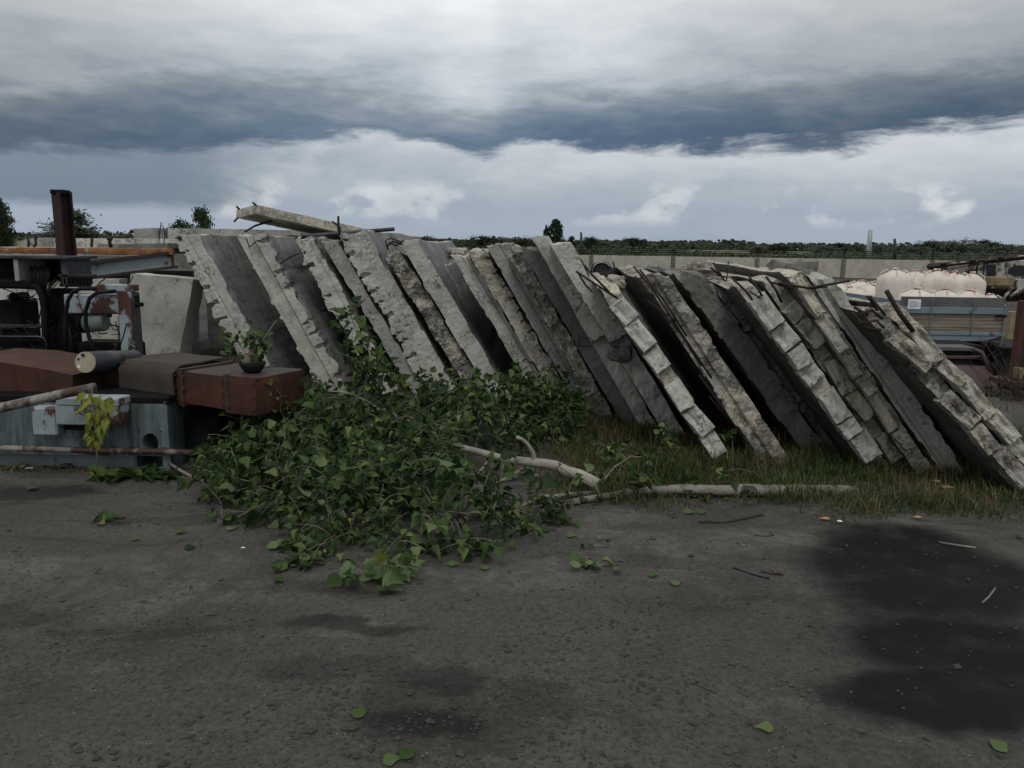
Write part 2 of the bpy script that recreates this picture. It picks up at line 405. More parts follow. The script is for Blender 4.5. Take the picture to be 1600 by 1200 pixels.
M['tree2'] = mat_leaf('conifer_crown', [(0, (.012, .026, .018)), (1, (.03, .048, .03))], (.03, .045, .03), .1)
M['tree3'] = mat_leaf('autumn_crown', [(0, (.028, .036, .015)), (.5, (.045, .054, .022)), (1, (.08, .08, .034))], (.10, .10, .05), .15)
M['grass'] = mat_leaf('grass_blade', [(0, (.028, .054, .014)), (.5, (.052, .085, .022)), (.85, (.09, .115, .034)), (1, (.15, .14, .056))], (.06, .085, .03), .3)
M['dry'] = mat_leaf('dry_grass_blade', [(0, (.10, .078, .033)), (.6, (.17, .135, .06)), (1, (.29, .24, .14))], (.16, .13, .065), .25)
M['stone'] = mat_plain('pebble', (.035, .034, .031), (.075, .073, .067), 3, .9)
M['black'] = mat_plain('black_cable', (.006, .006, .007), (.012, .012, .013), 8, .6, spec=.2)
M['window'] = mat_plain('dark_glass', (.01, .012, .014), (.02, .022, .025), 3, .15, bstr=0)
M['galv'] = mat_plain('galvanised', (.42, .43, .43), (.33, .34, .34), 3, .5, .3)

# ------------------------------------------------------------------ ground
def sst(a, b, x):
    t = max(0., min(1., (x - a) / (b - a))); return t * t * (3 - 2 * t)
def H(x, y):
    z = .30 * sst(24, 33, y)
    dip = sst(8.6, 12.5, y) * sst(1.2, 4.2, x - .18 * y + 1.2) * (1 - sst(24, 33, y))
    z -= 1.35 * dip
    if y < 12: z += .022 * fbm(x, y, 0, .55, 3) + .008 * fbm(x, y, 3, 2.4, 3)
    if y < 7: z += .0035 * fbm(x, y, 7, 9, 3) * (1 - sst(5.5, 7, y))
    return z
def proj(p):
    q = CROT.to_3x3().transposed() @ (Vector(p) - CAM)
    return 800 + FPX * q.x / -q.z, 600 - FPX * q.y / -q.z

def mat_ground():
    m, b, bs, out = new_mat('packed_dirt')
    pos = b.n('ShaderNodeNewGeometry').outputs['Position']
    n1 = b.noise(pos, .55, 6, .6, .4); n2 = b.noise(pos, 3.2, 7, .65, .3); n3 = b.noise(pos, 42, 5, .7); n4 = b.noise(b.mapping(pos, (.35, 1, 1)), 2.2, 6, .65, .6)
    col = b.mix(b.mapr(n1, .35, .65), (.056, .054, .049), (.098, .093, .084))
    col = b.mix(b.mapr(n2, .42, .64), col, (.074, .0705, .064))
    col = b.mix(b.math('MULTIPLY', b.mapr(n4, .55, .70), .55), col, (.135, .128, .115))
    col = b.mix(b.math('MULTIPLY', b.mapr(n4, .47, .36), .55), col, (.028, .0255, .022))
    col = b.mix(.75, col, b.ramp(n3, [(.28, .45), (.5, .95), (.72, 1.4)]), 'MULTIPLY')
    # grit: tiny pale and dark stones
    v = b.voro(pos, 75); g = b.n('ShaderNodeSeparateColor'); b.put(g.inputs[0], v.outputs['Color'])
    spot = b.mapr(v.outputs['Distance'], .34, .22)
    col = b.mix(b.math('MULTIPLY', spot, b.mapr(g.outputs[0], .965, .98)), col, (.20, .19, .175))
    col = b.mix(b.math('MULTIPLY', spot, b.mapr(g.outputs[1], .86, .88)), col, (.03, .028, .027))
    # faint tyre tracks and dusty strips
    for (cx, cy, rr_, wd, amt) in ((-3.0, 12.5, 9.15, .15, .5), (-3.0, 12.5, 8.75, .14, .45), (-2.2, 14.5, 10.9, .2, .4), (4.5, 13.0, 9.6, .16, .45), (4.5, 13.0, 9.2, .15, .4), (1.0, -6.0, 9.7, .22, .4), (1.0, -6.0, 10.2, .2, .35)):
        dist = b.math('ABSOLUTE', b.math('SUBTRACT', b.vmath('LENGTH', b.vmath('MULTIPLY', b.vmath('SUBTRACT', pos, (cx, cy, 0)), (1, 1, 0))), rr_))
        tk = b.math('MULTIPLY', b.mapr(dist, wd, wd * .35), b.mapr(b.noise(pos, 1.3, 5, .65, .4), .40, .60))
        tread = b.mapr(b.noise(b.mapping(pos, (1, 1, 1), (cx, cy, 0)), 16, 3, .6, .6), .35, .65, .55, 1.15)
        col = b.mix(b.math('MULTIPLY', tk, amt), col, b.vmath('SCALE', (.150, .144, .131), tread))
    # oil and wet stains with shapes of their own
    warp = b.vmath('SUBTRACT', b.n('ShaderNodeTexNoise').outputs['Color'], (.5, .5, .5))
    wn = warp.node.inputs[0].links[0].from_node; b.put(wn.inputs['Vector'], pos); wn.inputs['Scale'].default_value = 2.3; wn.inputs['Detail'].default_value = 6; wn.inputs['Roughness'].default_value = .62
    pw = b.vmath('ADD', pos, b.vmath('SCALE', warp, .5))
    tot = None
    for (px, py, rx, ry, s) in STAINS:
        c = G(px, py)
        q = b.vmath('MULTIPLY', b.vmath('SUBTRACT', pw, (c.x, c.y, 0)), (1 / rx, 1 / ry, 0))
        k = b.math('MULTIPLY', b.mapr(b.vmath('LENGTH', q), 1.22, .62), s)
        tot = k if tot is None else b.math('MAXIMUM', tot, k)
    tot = b.math('MULTIPLY', tot, b.mapr(b.noise(pos, 3.8, 5, .6), .28, .52, .78, 1.0))
    col = b.mix(tot, col, (.003, .0032, .0035))
    # beyond the yard: meadow
    sp = b.n('ShaderNodeSeparateXYZ'); b.put(sp.inputs[0], pos)
    far = b.mapr(sp.outputs[1], 34, 42)
    col = b.mix(far, col, b.mix(b.mapr(b.noise(pos, .02, 4, .6), .4, .6), (.16, .15, .075), (.09, .10, .045)))
    b.put(bs.inputs['Base Color'], col)
    b.put(bs.inputs['Roughness'], b.math('SUBTRACT', .95, b.math('MULTIPLY', tot, .12)))
    bs.inputs['Specular IOR Level'].default_value = .2
    hh = b.math('ADD', b.math('MULTIPLY', n3, .55), b.math('ADD', b.math('MULTIPLY', b.noise(pos, 150, 3, .6), .25), b.math('MULTIPLY', spot, .25)))
    bump(b, bs, hh, .8, .014)
    return m
STAINS = [(1455, 900, .70, .52, .94), (1420, 862, .50, .42, .96), (1490, 1010, .50, .32, .95), (1465, 1095, .42, .22, .95), (1570, 1085, .36, .22, .92), (1370, 930, .22, .4, .6),
          (545, 985, .34, .09, .62), (660, 1130, .20, .10, .7), (700, 1060, .22, .10, .45), (60, 770, .35, .18, .6), (560, 1050, .4, .1, .35), (300, 815, .5, .12, .35)]
def make_ground():
    xs = [-1500, -600, -250, -110, -60, -35, -22, -15, -11, -8, -6.4]
    x = -5.2
    while x < 5.3: xs.append(x); x += .05
    xs += [6.2, 7.2, 8.4, 9.8, 11.4, 13, 15, 17, 20, 24, 30, 40, 60, 110, 250, 600, 1500]
    ys = [-60, -20, -8, -3, 0, 1.2]
    y = 1.8
    while y < 7: ys.append(y); y += .05
    ys += [7.2, 7.5, 7.8, 8.2, 8.6, 9, 9.5, 10, 10.6, 11.3, 12, 13, 14.5, 16, 18, 20, 22, 24, 26, 28, 30, 32, 34, 37, 42, 60, 100, 180, 400, 900, 2000, 3500]
    g = Geo(); nx = len(xs)
    g.v = [(x, y, H(x, y)) for y in ys for x in xs]
    for j in range(len(ys) - 1):
        for i in range(nx - 1):
            a = j * nx + i; g.f.append((a, a + 1, a + nx + 1, a + nx))
    g.m = [0] * len(g.f); g.sm = [True] * len(g.f)
    o = bpy.data.objects.new('ground', g.mesh('ground', mats=[mat_ground()])); COL.objects.link(o)
    tag(o, 'dark packed dirt yard with oily wet stains', kind='structure')
make_ground()

# ------------------------------------------------------------------ concrete slabs
AX = Vector((.045, 1, 0)).normalized()
def block_mesh(seed, mat):
    """one keyed block of a slab edge, unit size, front towards -y"""
    g = Geo(); n = 7; nk = 3
    idx = {}
    for i in range(n):
        for j in range(n):
            for k in range(nk):
                if 0 < i < n - 1 and 0 < j < n - 1 and k > 0: continue
                a, c = i / (n - 1) - .5, j / (n - 1) - .5
                dep = (0, .3, 1)[k]
                e = max(abs(a), abs(c)) * 2
                rough = .15 * fbm(a * 2 + seed * 7, c * 2, dep, 2.2, 4) + .10 * max(0, e - .6)
                scal = .35 * math.exp(-((a * 1.5 + .25 * math.sin(seed)) ** 2 + (c - .1) ** 2) * 14) if seed % 3 else .25 * (a + .5)
                yv = dep + (rough + scal if k == 0 else 0)
                sh = .05 * fbm(a * 3, c * 3 + seed, dep * 2, 2.5, 2)
                s = 1 - (.07 if k == 0 and e > .98 else 0)
                idx[(i, j, k)] = len(g.v); g.v.append(((a + sh) * s, yv - .5, (c + .05 * nz(a * 5, c * 5, seed)) * s))
    def q(*t):
        g.f.append(tuple(idx[r] for r in t)); g.m.append(0); g.sm.append(False)
    for i in range(n - 1):
        for j in range(n - 1): q((i, j, 0), (i + 1, j, 0), (i + 1, j + 1, 0), (i, j + 1, 0))
    for k in range(nk - 1):
        for i in range(n - 1):
            q((i, 0, k), (i, 0, k + 1), (i + 1, 0, k + 1), (i + 1, 0, k)); q((i, n - 1, k), (i + 1, n - 1, k), (i + 1, n - 1, k + 1), (i, n - 1, k + 1))
            q((0, i, k), (0, i + 1, k), (0, i + 1, k + 1), (0, i, k + 1)); q((n - 1, i, k), (n - 1, i, k + 1), (n - 1, i + 1, k + 1), (n - 1, i + 1, k))
    return g.mesh('block', mats=[mat])
BLK = {m: [block_mesh(s + 1, M[m]) for s in range(5)] for m in ('cream', 'light', 'rubble')}
SLABS = {}
def slab(key, A, B, hw, L, label, fm='grey', sm='blue', groove=None, keys=None, rub=0., top=.03, chip=.02, blocks=None, lower=None, rebars=(), zb=0.):
    rnd = random.Random(key)
    Bw = G(*B, zb); d = Bw.y; V = P(*A, d) - Bw; V.y = 0; W = V.length; vh = V / W; uh = Vector((vh.z, 0, -vh.x))
    t = (P(B[0] + hw, B[1], d) - Bw).x * vh.z
    bury = .13; off = key * 7.3
    nv = max(30, int(W / (.017 if rub > .02 else .021))); nu = 12
    ks = [0, .018, .05, .12, .3, .7, 1.2, 1.9, 2.6, L] if L > 2.7 else [0, .018, .05, .12, .3, .7, L]
    nk = len(ks) - 1; idx = {}; g = Geo()
    for k, wd in enumerate(ks):
        att = math.exp(-wd / .07)
        for j in range(nu + 1):
            for i in range(nv + 1):
                if 0 < i < nv and 0 < j < nu and 0 < k < nk: continue
                fu = j / nu; u = t * fu
                vt = W - u * (-vh.x / vh.z) * .85 - top * (.45 + .9 * fbm(u + off, wd * .6, off, 7, 3)) if top else W
                v = -bury + (vt + bury) * i / nv
                p = Bw + vh * v + uh * u + AX * wd
                q = p + Vector((off, 0, off))
                dw = 0.; du = 0.
                if wd < .4:
                    dw += (.004 * fbm(*q, 30, 2) + .007 * nz(*q, 8))
                    if rub: dw += rub * (.5 + 1.1 * fbm(*q, 6.5, 4)) + rub * .5 * abs(fbm(*q, 19, 3))
                    if groove:
                        for gp, gw, gd in groove:
                            if abs(fu - gp) < gw: dw += gd * (1 - .3 * abs(fu - gp) / gw)
                    if keys:
                        side, klen, kd = keys
                        s = (v / klen + 1.1 * nz(v * 2.3 + off) + .3 * nz(v * 7, off) + off) % 1.0
                        near = fu if side == 'L' else 1 - fu
                        slot = s < .17 + .1 * nz(v * 5 + off)
                        if slot and near < .34 + .15 * nz(v * 4, off): dw += kd * 1.3
                        if near < .12:
                            du += (1 if side == 'L' else -1) * (kd * (.75 if slot else 0) + kd * .8 * (.3 + fbm(*q, 5.5, 4)) + .012 * fbm(*q, 16, 3))
                    if lower and v < W * lower:
                        dw += .10 + .03 * fbm(*q, 5, 3)
                    dw *= att
                e = min(fu, 1 - fu); sg = 1 if fu < .5 else -1
                if e < .01:
                    c = max(0., fbm(q.x, q.y, q.z, 5, 4) + .05) * chip * 2.2
                    du += sg * c * (1 if wd < .2 else .35); 
                    if wd < .02: dw += c * .6
                r = p + AX * dw + uh * (du * (att if wd < .4 else 1.)) + uh * (.004 * nz(*q, 2))
                idx[(i, j, k)] = len(g.v); g.v.append(tuple(r))
    def q4(a, b, c, e, mi): g.f.append((idx[a], idx[b], idx[c], idx[e])); g.m.append(mi); g.sm.append(mi == 1)
    for i in range(nv):
        for j in range(nu):
            q4((i, j, 0), (i, j + 1, 0), (i + 1, j + 1, 0), (i + 1, j, 0), 0)
            q4((i, j, nk), (i + 1, j, nk), (i + 1, j + 1, nk), (i, j + 1, nk), 1)
        for k in range(nk):
            q4((i, 0, k), (i + 1, 0, k), (i + 1, 0, k + 1), (i, 0, k + 1), 1)
            q4((i, nu, k), (i, nu, k + 1), (i + 1, nu, k + 1), (i + 1, nu, k), 1)
    for j in range(nu):
        for k in range(nk):
            q4((0, j, k), (0, j, k + 1), (0, j + 1, k + 1), (0, j + 1, k), 0)
            q4((nv, j, k), (nv, j + 1, k), (nv, j + 1, k + 1), (nv, j, k + 1), 0)
    rt = root('concrete_slab', Bw, label, 'slab', 'concrete slabs leaning in a row')
    mk('body', g, [M[fm], M[sm]], rt)
    if blocks:
        bm, bl, prot, f0, f1 = blocks           # material, length, depth, span across the thickness
        v = .02 + rnd.random() * .05
        Rb = Matrix((uh, AX, vh)).transposed().to_4x4()
        while v < W - top - t * .55 - bl:
            l = bl * rnd.uniform(.6, 1.3)
            if rnd.random() < .1: v += l * .6
            c = Bw + vh * (v + l / 2) + uh * (t * (f0 + f1) / 2 + rnd.uniform(-.008, .008)) + AX * (-prot * .25 + rnd.uniform(-.02, .022))
            Mw = Matrix.Translation(c) @ Rb @ Matrix.Rotation(rnd.uniform(-.13, .13), 4, 'Y') @ Matrix.Rotation(rnd.uniform(-.24, -.04), 4, 'X') @ Matrix.Diagonal((t * (f1 - f0) * rnd.uniform(.92, 1.04), prot * 1.6, l * .97, 1))
            inst('block', rnd.choice(BLK[bm]), Mw, rt); v += l + rnd.uniform(0, .012)
    for pts, r, dd in rebars:
        gg = Geo(); ps = [P(x, y, d + dd) for x, y in pts]
        ps = [p + Vector((rnd.uniform(-.006, .006), rnd.uniform(-.04, .02), 0)) for p in ps]
        gg.tube(ps, r, 6); mk('rebar', gg, M['rebar'], rt)
    SLABS[key] = (rt, Bw, vh, uh, W, t, d)
    return rt

slab(1, (266, 366), (398, 606), 44, 3.6, 'leftmost leaning slab with smooth blue grey upper face and ragged left edge', 'light', 'blue', groove=[(.5, .05, .012)], keys=('L', .21, .045), top=.03, chip=.03)
slab(2, (364, 366), (500, 612), 50, 3.4, 'leaning slab second from the left, its end cut by one deep groove', 'light', 'blue', groove=[(.46, .085, .06)], keys=('R', .24, .04), top=.06, chip=.05,
     rebars=[(((398, 378), (392, 386), (384, 372)), .008, -.02)])
slab(3, (452, 372), (588, 614), 38, 3.4, 'leaning slab with notched left edge behind the upright leafy shoot', 'light', 'dirty', groove=[(.62, .05, .012)], keys=('L', .2, .06), top=.05, chip=.03, rub=.008,
     rebars=[(((438, 412), (455, 401), (468, 396)), .007, -.02)])
slab(4, (500, 374), (644, 616), 25, 3.2, 'thin plain grey leaning slab fourth from the left', 'grey', 'blue', top=.04, chip=.02)
slab(5, (520, 362), (668, 618), 52, 3.4, 'leaning slab with cream notched edge under the end of the tilted top slab', 'light', 'blue', groove=[(.55, .03, .012)], keys=('L', .17, .035), top=.05, chip=.03, rub=.006,
     rebars=[(((530, 368), (527, 352), (518, 346)), .011, -.03), (((531, 366), (528, 350), (529, 338)), .012, -.03), (((527, 374), (533, 360), (529, 347)), .007, -.05)])
slab(6, (597, 396), (736, 622), 31, 3.0, 'broken yellowish slab edge of crumbling rubble between two smooth slabs', 'rubble', 'dirty', rub=.035, top=.06, chip=.06)
slab(7, (620, 376), (768, 624), 33, 3.0, 'leaning slab showing a wide smooth blue grey upper face beside the black gap', 'light', 'blue', top=.03, chip=.025,
     rebars=[(((630, 382), (615, 377), (606, 384)), .010, -.03), (((628, 378), (612, 372), (604, 376), (606, 390)), .008, -.04), (((632, 376), (618, 384), (607, 378)), .009, -.05)])
slab(8, (686, 412), (790, 603), 10, 2.0, 'narrow plain strip of slab just left of the black gap', 'light', 'blue', top=.02)
slab(9, (702, 396), (843, 632), 30, 3.2, 'grooved grey leaning slab just right of the black gap', 'light', 'dirty', groove=[(.45, .05, .012), (.75, .06, .02)], top=.05, chip=.04)
slab(10, (727, 388), (873, 636), 31, 3.0, 'cream leaning slab with small hooked notches beside the grooved slab', 'cream', 'dirty', keys=('R', .13, .022), rub=.007, top=.07, chip=.04)
slab(11, (758, 380), (905, 642), 29, 3.2, 'grey leaning slab with plain end and worn top, behind the green foliage mound', 'grey', 'dirty', groove=[(.65, .05, .015)], top=.05, chip=.03)
slab(12, (788, 388), (935, 652), 26, 2.8, 'crumbling rubble edged slab left of the pair of pale broken slabs', 'rubble', 'dirty', rub=.03, top=.09, chip=.06, groove=[(.3, .08, .02)])
slab(13, (812, 388), (972, 662), 32, 3.2, 'broad dull grey leaning slab beneath the pair of pale broken slabs', 'dirty', 'dirty', top=.07, chip=.04)
slab(14, (828, 368), (1004, 674), 28, 2.6, 'pale smooth slab broken off halfway, left one of the pair with the highest tops', 'light', 'light', top=.02, chip=.02, lower=.46, blocks=None)
slab(15, (858, 380), (1046, 690), 34, 2.6, 'pale smooth slab broken off halfway, right one of the pair with the highest tops', 'light', 'light', top=.02, chip=.02, lower=.50)
slab(16, (927, 440), (1117, 724), 34, 3.0, 'leaning slab with whitish keyed end and bent rebar rods at its top left', 'cream', 'shade_side', rub=.012, top=.08, chip=.04, blocks=('light', .2, .045, .02, .98),
     rebars=[(((900, 424), (930, 443), (965, 466)), .008, -.06), (((913, 414), (925, 430), (952, 456)), .008, -.05), (((903, 428), (915, 446), (925, 455)), .007, -.05), (((908, 405), (922, 432)), .006, .03), (((956, 409), (962, 427)), .006, .3)])
slab(17, (997, 430), (1188, 724), 50, 3.2, 'leaning slab with rusty bars laid bare along its crumbled end', 'rubble', 'shade_side', rub=.02, top=.06, chip=.04, groove=[(.27, .16, .035), (.72, .03, .01)],
     rebars=[(((990, 416), (1020, 455), (1065, 522), (1110, 590)), .007, -.012), (((1000, 421), (1035, 468), (1072, 525)), .007, -.014), (((1048, 500), (1075, 538), (1098, 572)), .006, -.01), (((1090, 585), (1130, 640), (1175, 705)), .006, -.01), (((1012, 470), (1060, 505)), .005, -.012), (((1110, 620), (1150, 668)), .006, -.012)])
slab(18, (1052, 426), (1250, 704), 46, 2.8, 'dark set back slab with whitish rubble crest right of the rusty barred slab', 'dirty', 'shade_side', rub=.012, top=.08, chip=.05)
slab(19, (1108, 440), (1300, 706), 36, 2.6, 'dark set back slab with a hollow broken upper corner', 'dirty', 'shade_side', rub=.02, top=.16, chip=.07, lower=.7)
slab(20, (1143, 442), (1355, 734), 40, 3.0, 'keyed leaning slab with pale blocks and rusty rods, left of the three tight columns', 'cream', 'shade_side', rub=.014, top=.08, chip=.04, blocks=('light', .205, .06, .02, .98),
     rebars=[(((1147, 436), (1168, 456), (1184, 480)), .008, -.04), (((1166, 428), (1182, 452), (1188, 462)), .008, -.04), (((1170, 455), (1196, 470)), .006, -.05)])
slab(21, (1185, 434), (1392, 728), 34, 3.0, 'keyed cream slab squeezed in the middle of the three tight columns', 'cream', 'shade_side', rub=.016, top=.08, chip=.04, blocks=('cream', .215, .055, .02, .98),
     rebars=[(((1115, 410), (1132, 440), (1138, 452)), .008, .5), (((1137, 408), (1133, 445)), .005, .5), (((1110, 418), (1127, 430)), .008, .5), (((1198, 432), (1208, 452), (1222, 472)), .009, -.04)])
slab(22, (1222, 422), (1431, 739), 33, 3.2, 'keyed slab with broken crest and blackened top, right of the three tight columns', 'cream', 'shade_side', rub=.03, top=.06, chip=.05, blocks=('cream', .26, .03, .02, .62),
     rebars=[(((1215, 442), (1262, 450), (1330, 439)), .009, -.05), (((1205, 441), (1240, 452)), .007, -.05), (((1262, 451), (1290, 447)), .008, -.02)])
slab(23, (1258, 430), (1470, 740), 42, 1.9, 'grooved grey slab right behind the broken crest, beside the wide dark gap', 'light', 'shade_side', groove=[(.35, .10, .04), (.62, .03, .012)], top=.05, chip=.03)
slab(24, (1342, 478), (1592, 772), 38, 1.5, 'dark speckled keyed slab at the right end, its top a tangle of black rods', 'rubble', 'shade_side', rub=.03, top=.1, chip=.06, blocks=('rubble', .26, .06, .02, .96),
     rebars=[(((1335, 480), (1358, 492), (1345, 505)), .010, -.05), (((1340, 492), (1362, 484), (1378, 498)), .009, -.06), (((1352, 462), (1372, 485)), .008, -.03), (((1330, 488), (1350, 512), (1372, 515)), .009, -.05), (((1342, 505), (1366, 500), (1380, 512)), .008, -.06)])
slab(25, (1371, 474), (1640, 772), 34, 1.3, 'rightmost leaning slab with pale keyed blocks and two dark bars lying on it', 'cream', 'shade_side', rub=.02, top=.06, chip=.04, blocks=('cream', .235, .055, .02, .98),
     rebars=[(((1383, 454), (1404, 490), (1430, 518)), .016, -.08), (((1356, 462), (1378, 492)), .008, -.05)])

for (x0, x1, y, zt, lab) in ((.5, 2.2, 10.4, 1.3, 'added upright slab blocking light from behind the middle of the row'), (1.6, 3.2, 9.3, 1.12, 'dirty upright slab closing the gap behind the rusty barred slab'), (2.6, 4.0, 8.0, .95, 'added upright slab blocking light from behind the keyed slabs'), (2.95, 3.85, 7.3, .66, 'low added slab blocking light from behind at the right end'), (-4.6, .5, 12.0, 1.4, 'added upright slab blocking light from behind the left half of the row')):
    g = Geo(); g.box(x0, x1, y, y + .2, -.3, zt, .02); mk('concrete_slab', g, M['dirty'], None, lab, 'slab', 'concrete slabs leaning in a row')  # added backing slabs, keep light from behind out of the gaps
# lumps of broken concrete lying on the crests
def lump(px, py, d, r, mat, label, seed, flat=(1, 1, .7)):
    g = Geo(); n = 14; mm = 9; c = P(px, py, d)
    for i in range(mm + 1):
        for j in range(n):
            th = math.pi * i / mm; ph = 2 * math.pi * j / n
            q = Vector((math.sin(th) * math.cos(ph), math.sin(th) * math.sin(ph), math.cos(th)))
            cell = max(abs(q.x), abs(q.y), abs(q.z)); s = (1 / cell) * .55 + .45
            k = r * s * (.78 + .38 * fbm(q.x + seed * 3, q.y, q.z, 1.6, 4))
            g.v.append(tuple(c + Vector((q.x * flat[0], q.y * flat[1], q.z * flat[2])) * k))
    for i in range(mm):
        for j in range(n):
            a = i * n + j; e = i * n + (j + 1) % n; g.f.append((a, a + n, e + n, e)); g.m.append(0); g.sm.append(False)
    mk('concrete_lump', g, M[mat], None, label, 'rubble')
lump(1090, 424, 6.9, .13, 'rubble', 'whitish lump of broken concrete on the crest of the dark set back slab', 3, (1.4, 1, .75))
lump(1128, 446, 6.7, .12, 'rubble', 'crumbled lump below the thin upright rods', 5)
lump(1242, 432, 6.15, .15, 'dirty', 'dark crumbled lump on the highest crest of the right half', 8, (1.5, 1, .9))
lump(715, 396, 8.2, .10, 'rubble', 'small crumbled lump on the crest right of the black gap', 11, (1.3, 1, .7))
lump(800, 396, 7.9, .11, 'rubble', 'rough lump on the crest just left of the two pale slab tops', 12, (1.5, 1, .7))
lump(962, 442, 6.9, .10, 'rubble', 'small lump of concrete beside the bent rods', 14, (1, 1, .8))
lump(968, 552, 6.6, .12, 'dirty', 'ragged lump wedged in the break below the two pale slab tops', 15)

# hanging flap in the dark gap
g = Geo(); d = 6.55
a = [P(1112, 458, d), P(1143, 454, d + .1), P(1150, 482, d + .02), P(1140, 494, d - .03), P(1122, 484, d - .02)]
bb = [p + Vector((.01, .22, .0)) for p in a]
g.add(a + bb, [(0, 1, 2, 3, 4)[::-1], (5, 6, 7, 8, 9), (0, 5, 9, 4), (4, 9, 8, 3), (3, 8, 7, 2), (2, 7, 6, 1), (1, 6, 5, 0)])
mk('concrete_shard', g, M['light'], None, 'pale curved shard of concrete stuck in the dark gap between slabs', 'rubble')
g = Geo(); a = [P(1147, 456, 6.5), P(1166, 458, 6.45), P(1184, 494, 6.3), P(1188, 506, 6.25), P(1170, 504, 6.35), P(1152, 488, 6.45)]
bb = [p + Vector((.02, .3, .01)) for p in a]
g.add(a + bb, [(5, 4, 3, 2, 1, 0), (6, 7, 8, 9, 10, 11), (0, 6, 11, 5), (5, 11, 10, 4), (4, 10, 9, 3), (3, 9, 8, 2), (2, 8, 7, 1), (1, 7, 6, 0)])
mk('concrete_shard', g, M['dirty'], None, 'dark shard of concrete beside the pale curved one', 'rubble')

# tilted slab lying on top of the pile and loose bars there
def loose_slab(name, pts_front, depthvec, mats, label, cat='slab', thick=None, parent=None):
    """a prism: outline facing the camera pushed along a direction"""
    g = Geo(); a = [Vector(p) for p in pts_front]; n = len(a); bb = [p + Vector(depthvec) for p in a]
    g.add(a + bb, [tuple(range(n))[::-1], tuple(range(n, 2 * n))] + [(i, (i + 1) % n, n + (i + 1) % n, n + i) for i in range(n)])
    return mk(name, g, mats, parent, label, cat)
def refine_box(O, X, Y, Z, nx, ny, nzz, amp, sc=6, mi=0):
    """box spanned by three vectors, cut into a lattice and roughened"""
    g = Geo(); idx = {}
    O, X, Y, Z = map(Vector, (O, X, Y, Z)); c = O + (X + Y + Z) / 2
    for i in range(nx + 1):
        for j in range(ny + 1):
            for k in range(nzz + 1):
                if 0 < i < nx and 0 < j < ny and 0 < k < nzz: continue
                p = O + X * (i / nx) + Y * (j / ny) + Z * (k / nzz)
                ext = (i in (0, nx)) + (j in (0, ny)) + (k in (0, nzz))
                r = amp * fbm(*p, sc, 4)
                n = Vector()
                if i in (0, nx): n += X.normalized() * (-1 if i == 0 else 1)
                if j in (0, ny): n += Y.normalized() * (-1 if j == 0 else 1)
                if k in (0, nzz): n += Z.normalized() * (-1 if k == 0 else 1)
                sh = r - (amp * (.5 + abs(fbm(*p, sc * 1.5, 3))) if ext > 1 else 0)
                idx[(i, j, k)] = len(g.v); g.v.append(tuple(p + n * sh))
    det = X.cross(Y).dot(Z) > 0
    def q(*t):
        f = tuple(idx[r] for r in t); g.f.append(f if det else f[::-1]); g.m.append(mi); g.sm.append(False)
    for i in range(nx):
        for j in range(ny):
            q((i, j, 0), (i, j + 1, 0), (i + 1, j + 1, 0), (i + 1, j, 0)); q((i, j, nzz), (i + 1, j, nzz), (i + 1, j + 1, nzz), (i, j + 1, nzz))
    for i in range(nx):
        for k in range(nzz):
            q((i, 0, k), (i + 1, 0, k), (i + 1, 0, k + 1), (i, 0, k + 1)); q((i, ny, k), (i, ny, k + 1), (i + 1, ny, k + 1), (i + 1, ny, k))
    for j in range(ny):
        for k in range(nzz):
            q((0, j, k), (0, j, k + 1), (0, j + 1, k + 1), (0, j + 1, k)); q((nx, j, k), (nx, j + 1, k), (nx, j + 1, k + 1), (nx, j, k + 1))
    return g
O = P(399, 334, 9.2); X = P(572, 372, 9.6) - O; Z = P(399, 319, 9.2) - O; Y = P(369, 341, 10.2) - O
tt = root('concrete_slab', O, 'tilted flat slab lying loose on top of the pile with dark underside', 'slab', 'concrete slabs leaning in a row')
mk('body', refine_box(O, X, Y, Z, 30, 14, 3, .0045, 9), M['cream'], tt)
for q in (((400, 320), (395, 317)), ((374, 327), (370, 323)), ((372, 340), (366, 346))):
    g = Geo(); g.tube([P(q[0][0], q[0][1], 9.22), P(q[1][0], q[1][1], 9.15)], .012, 6); mk('rebar', g, M['rebar'], tt)
g = Geo(); pxbox(g, 0, 0, 1, 1, 9, .1); g = Geo()
O = P(470, 369, 9.0); g.tube([O, P(540, 364, 8.9), P(616, 358, 8.7)], .021, 4, smooth=False)
mk('steel_bar', g, M['steel'], None, 'long dark steel bar jutting right from under the tilted top slab', 'bar')
g = Geo(); g.tube([P(383, 362, 8.9), P(398, 353, 9.2), P(430, 343, 9.7)], .013, 6); mk('steel_bar', g, M['rebar'], None, 'short bent dark rod propping up the tilted top slab', 'bar')

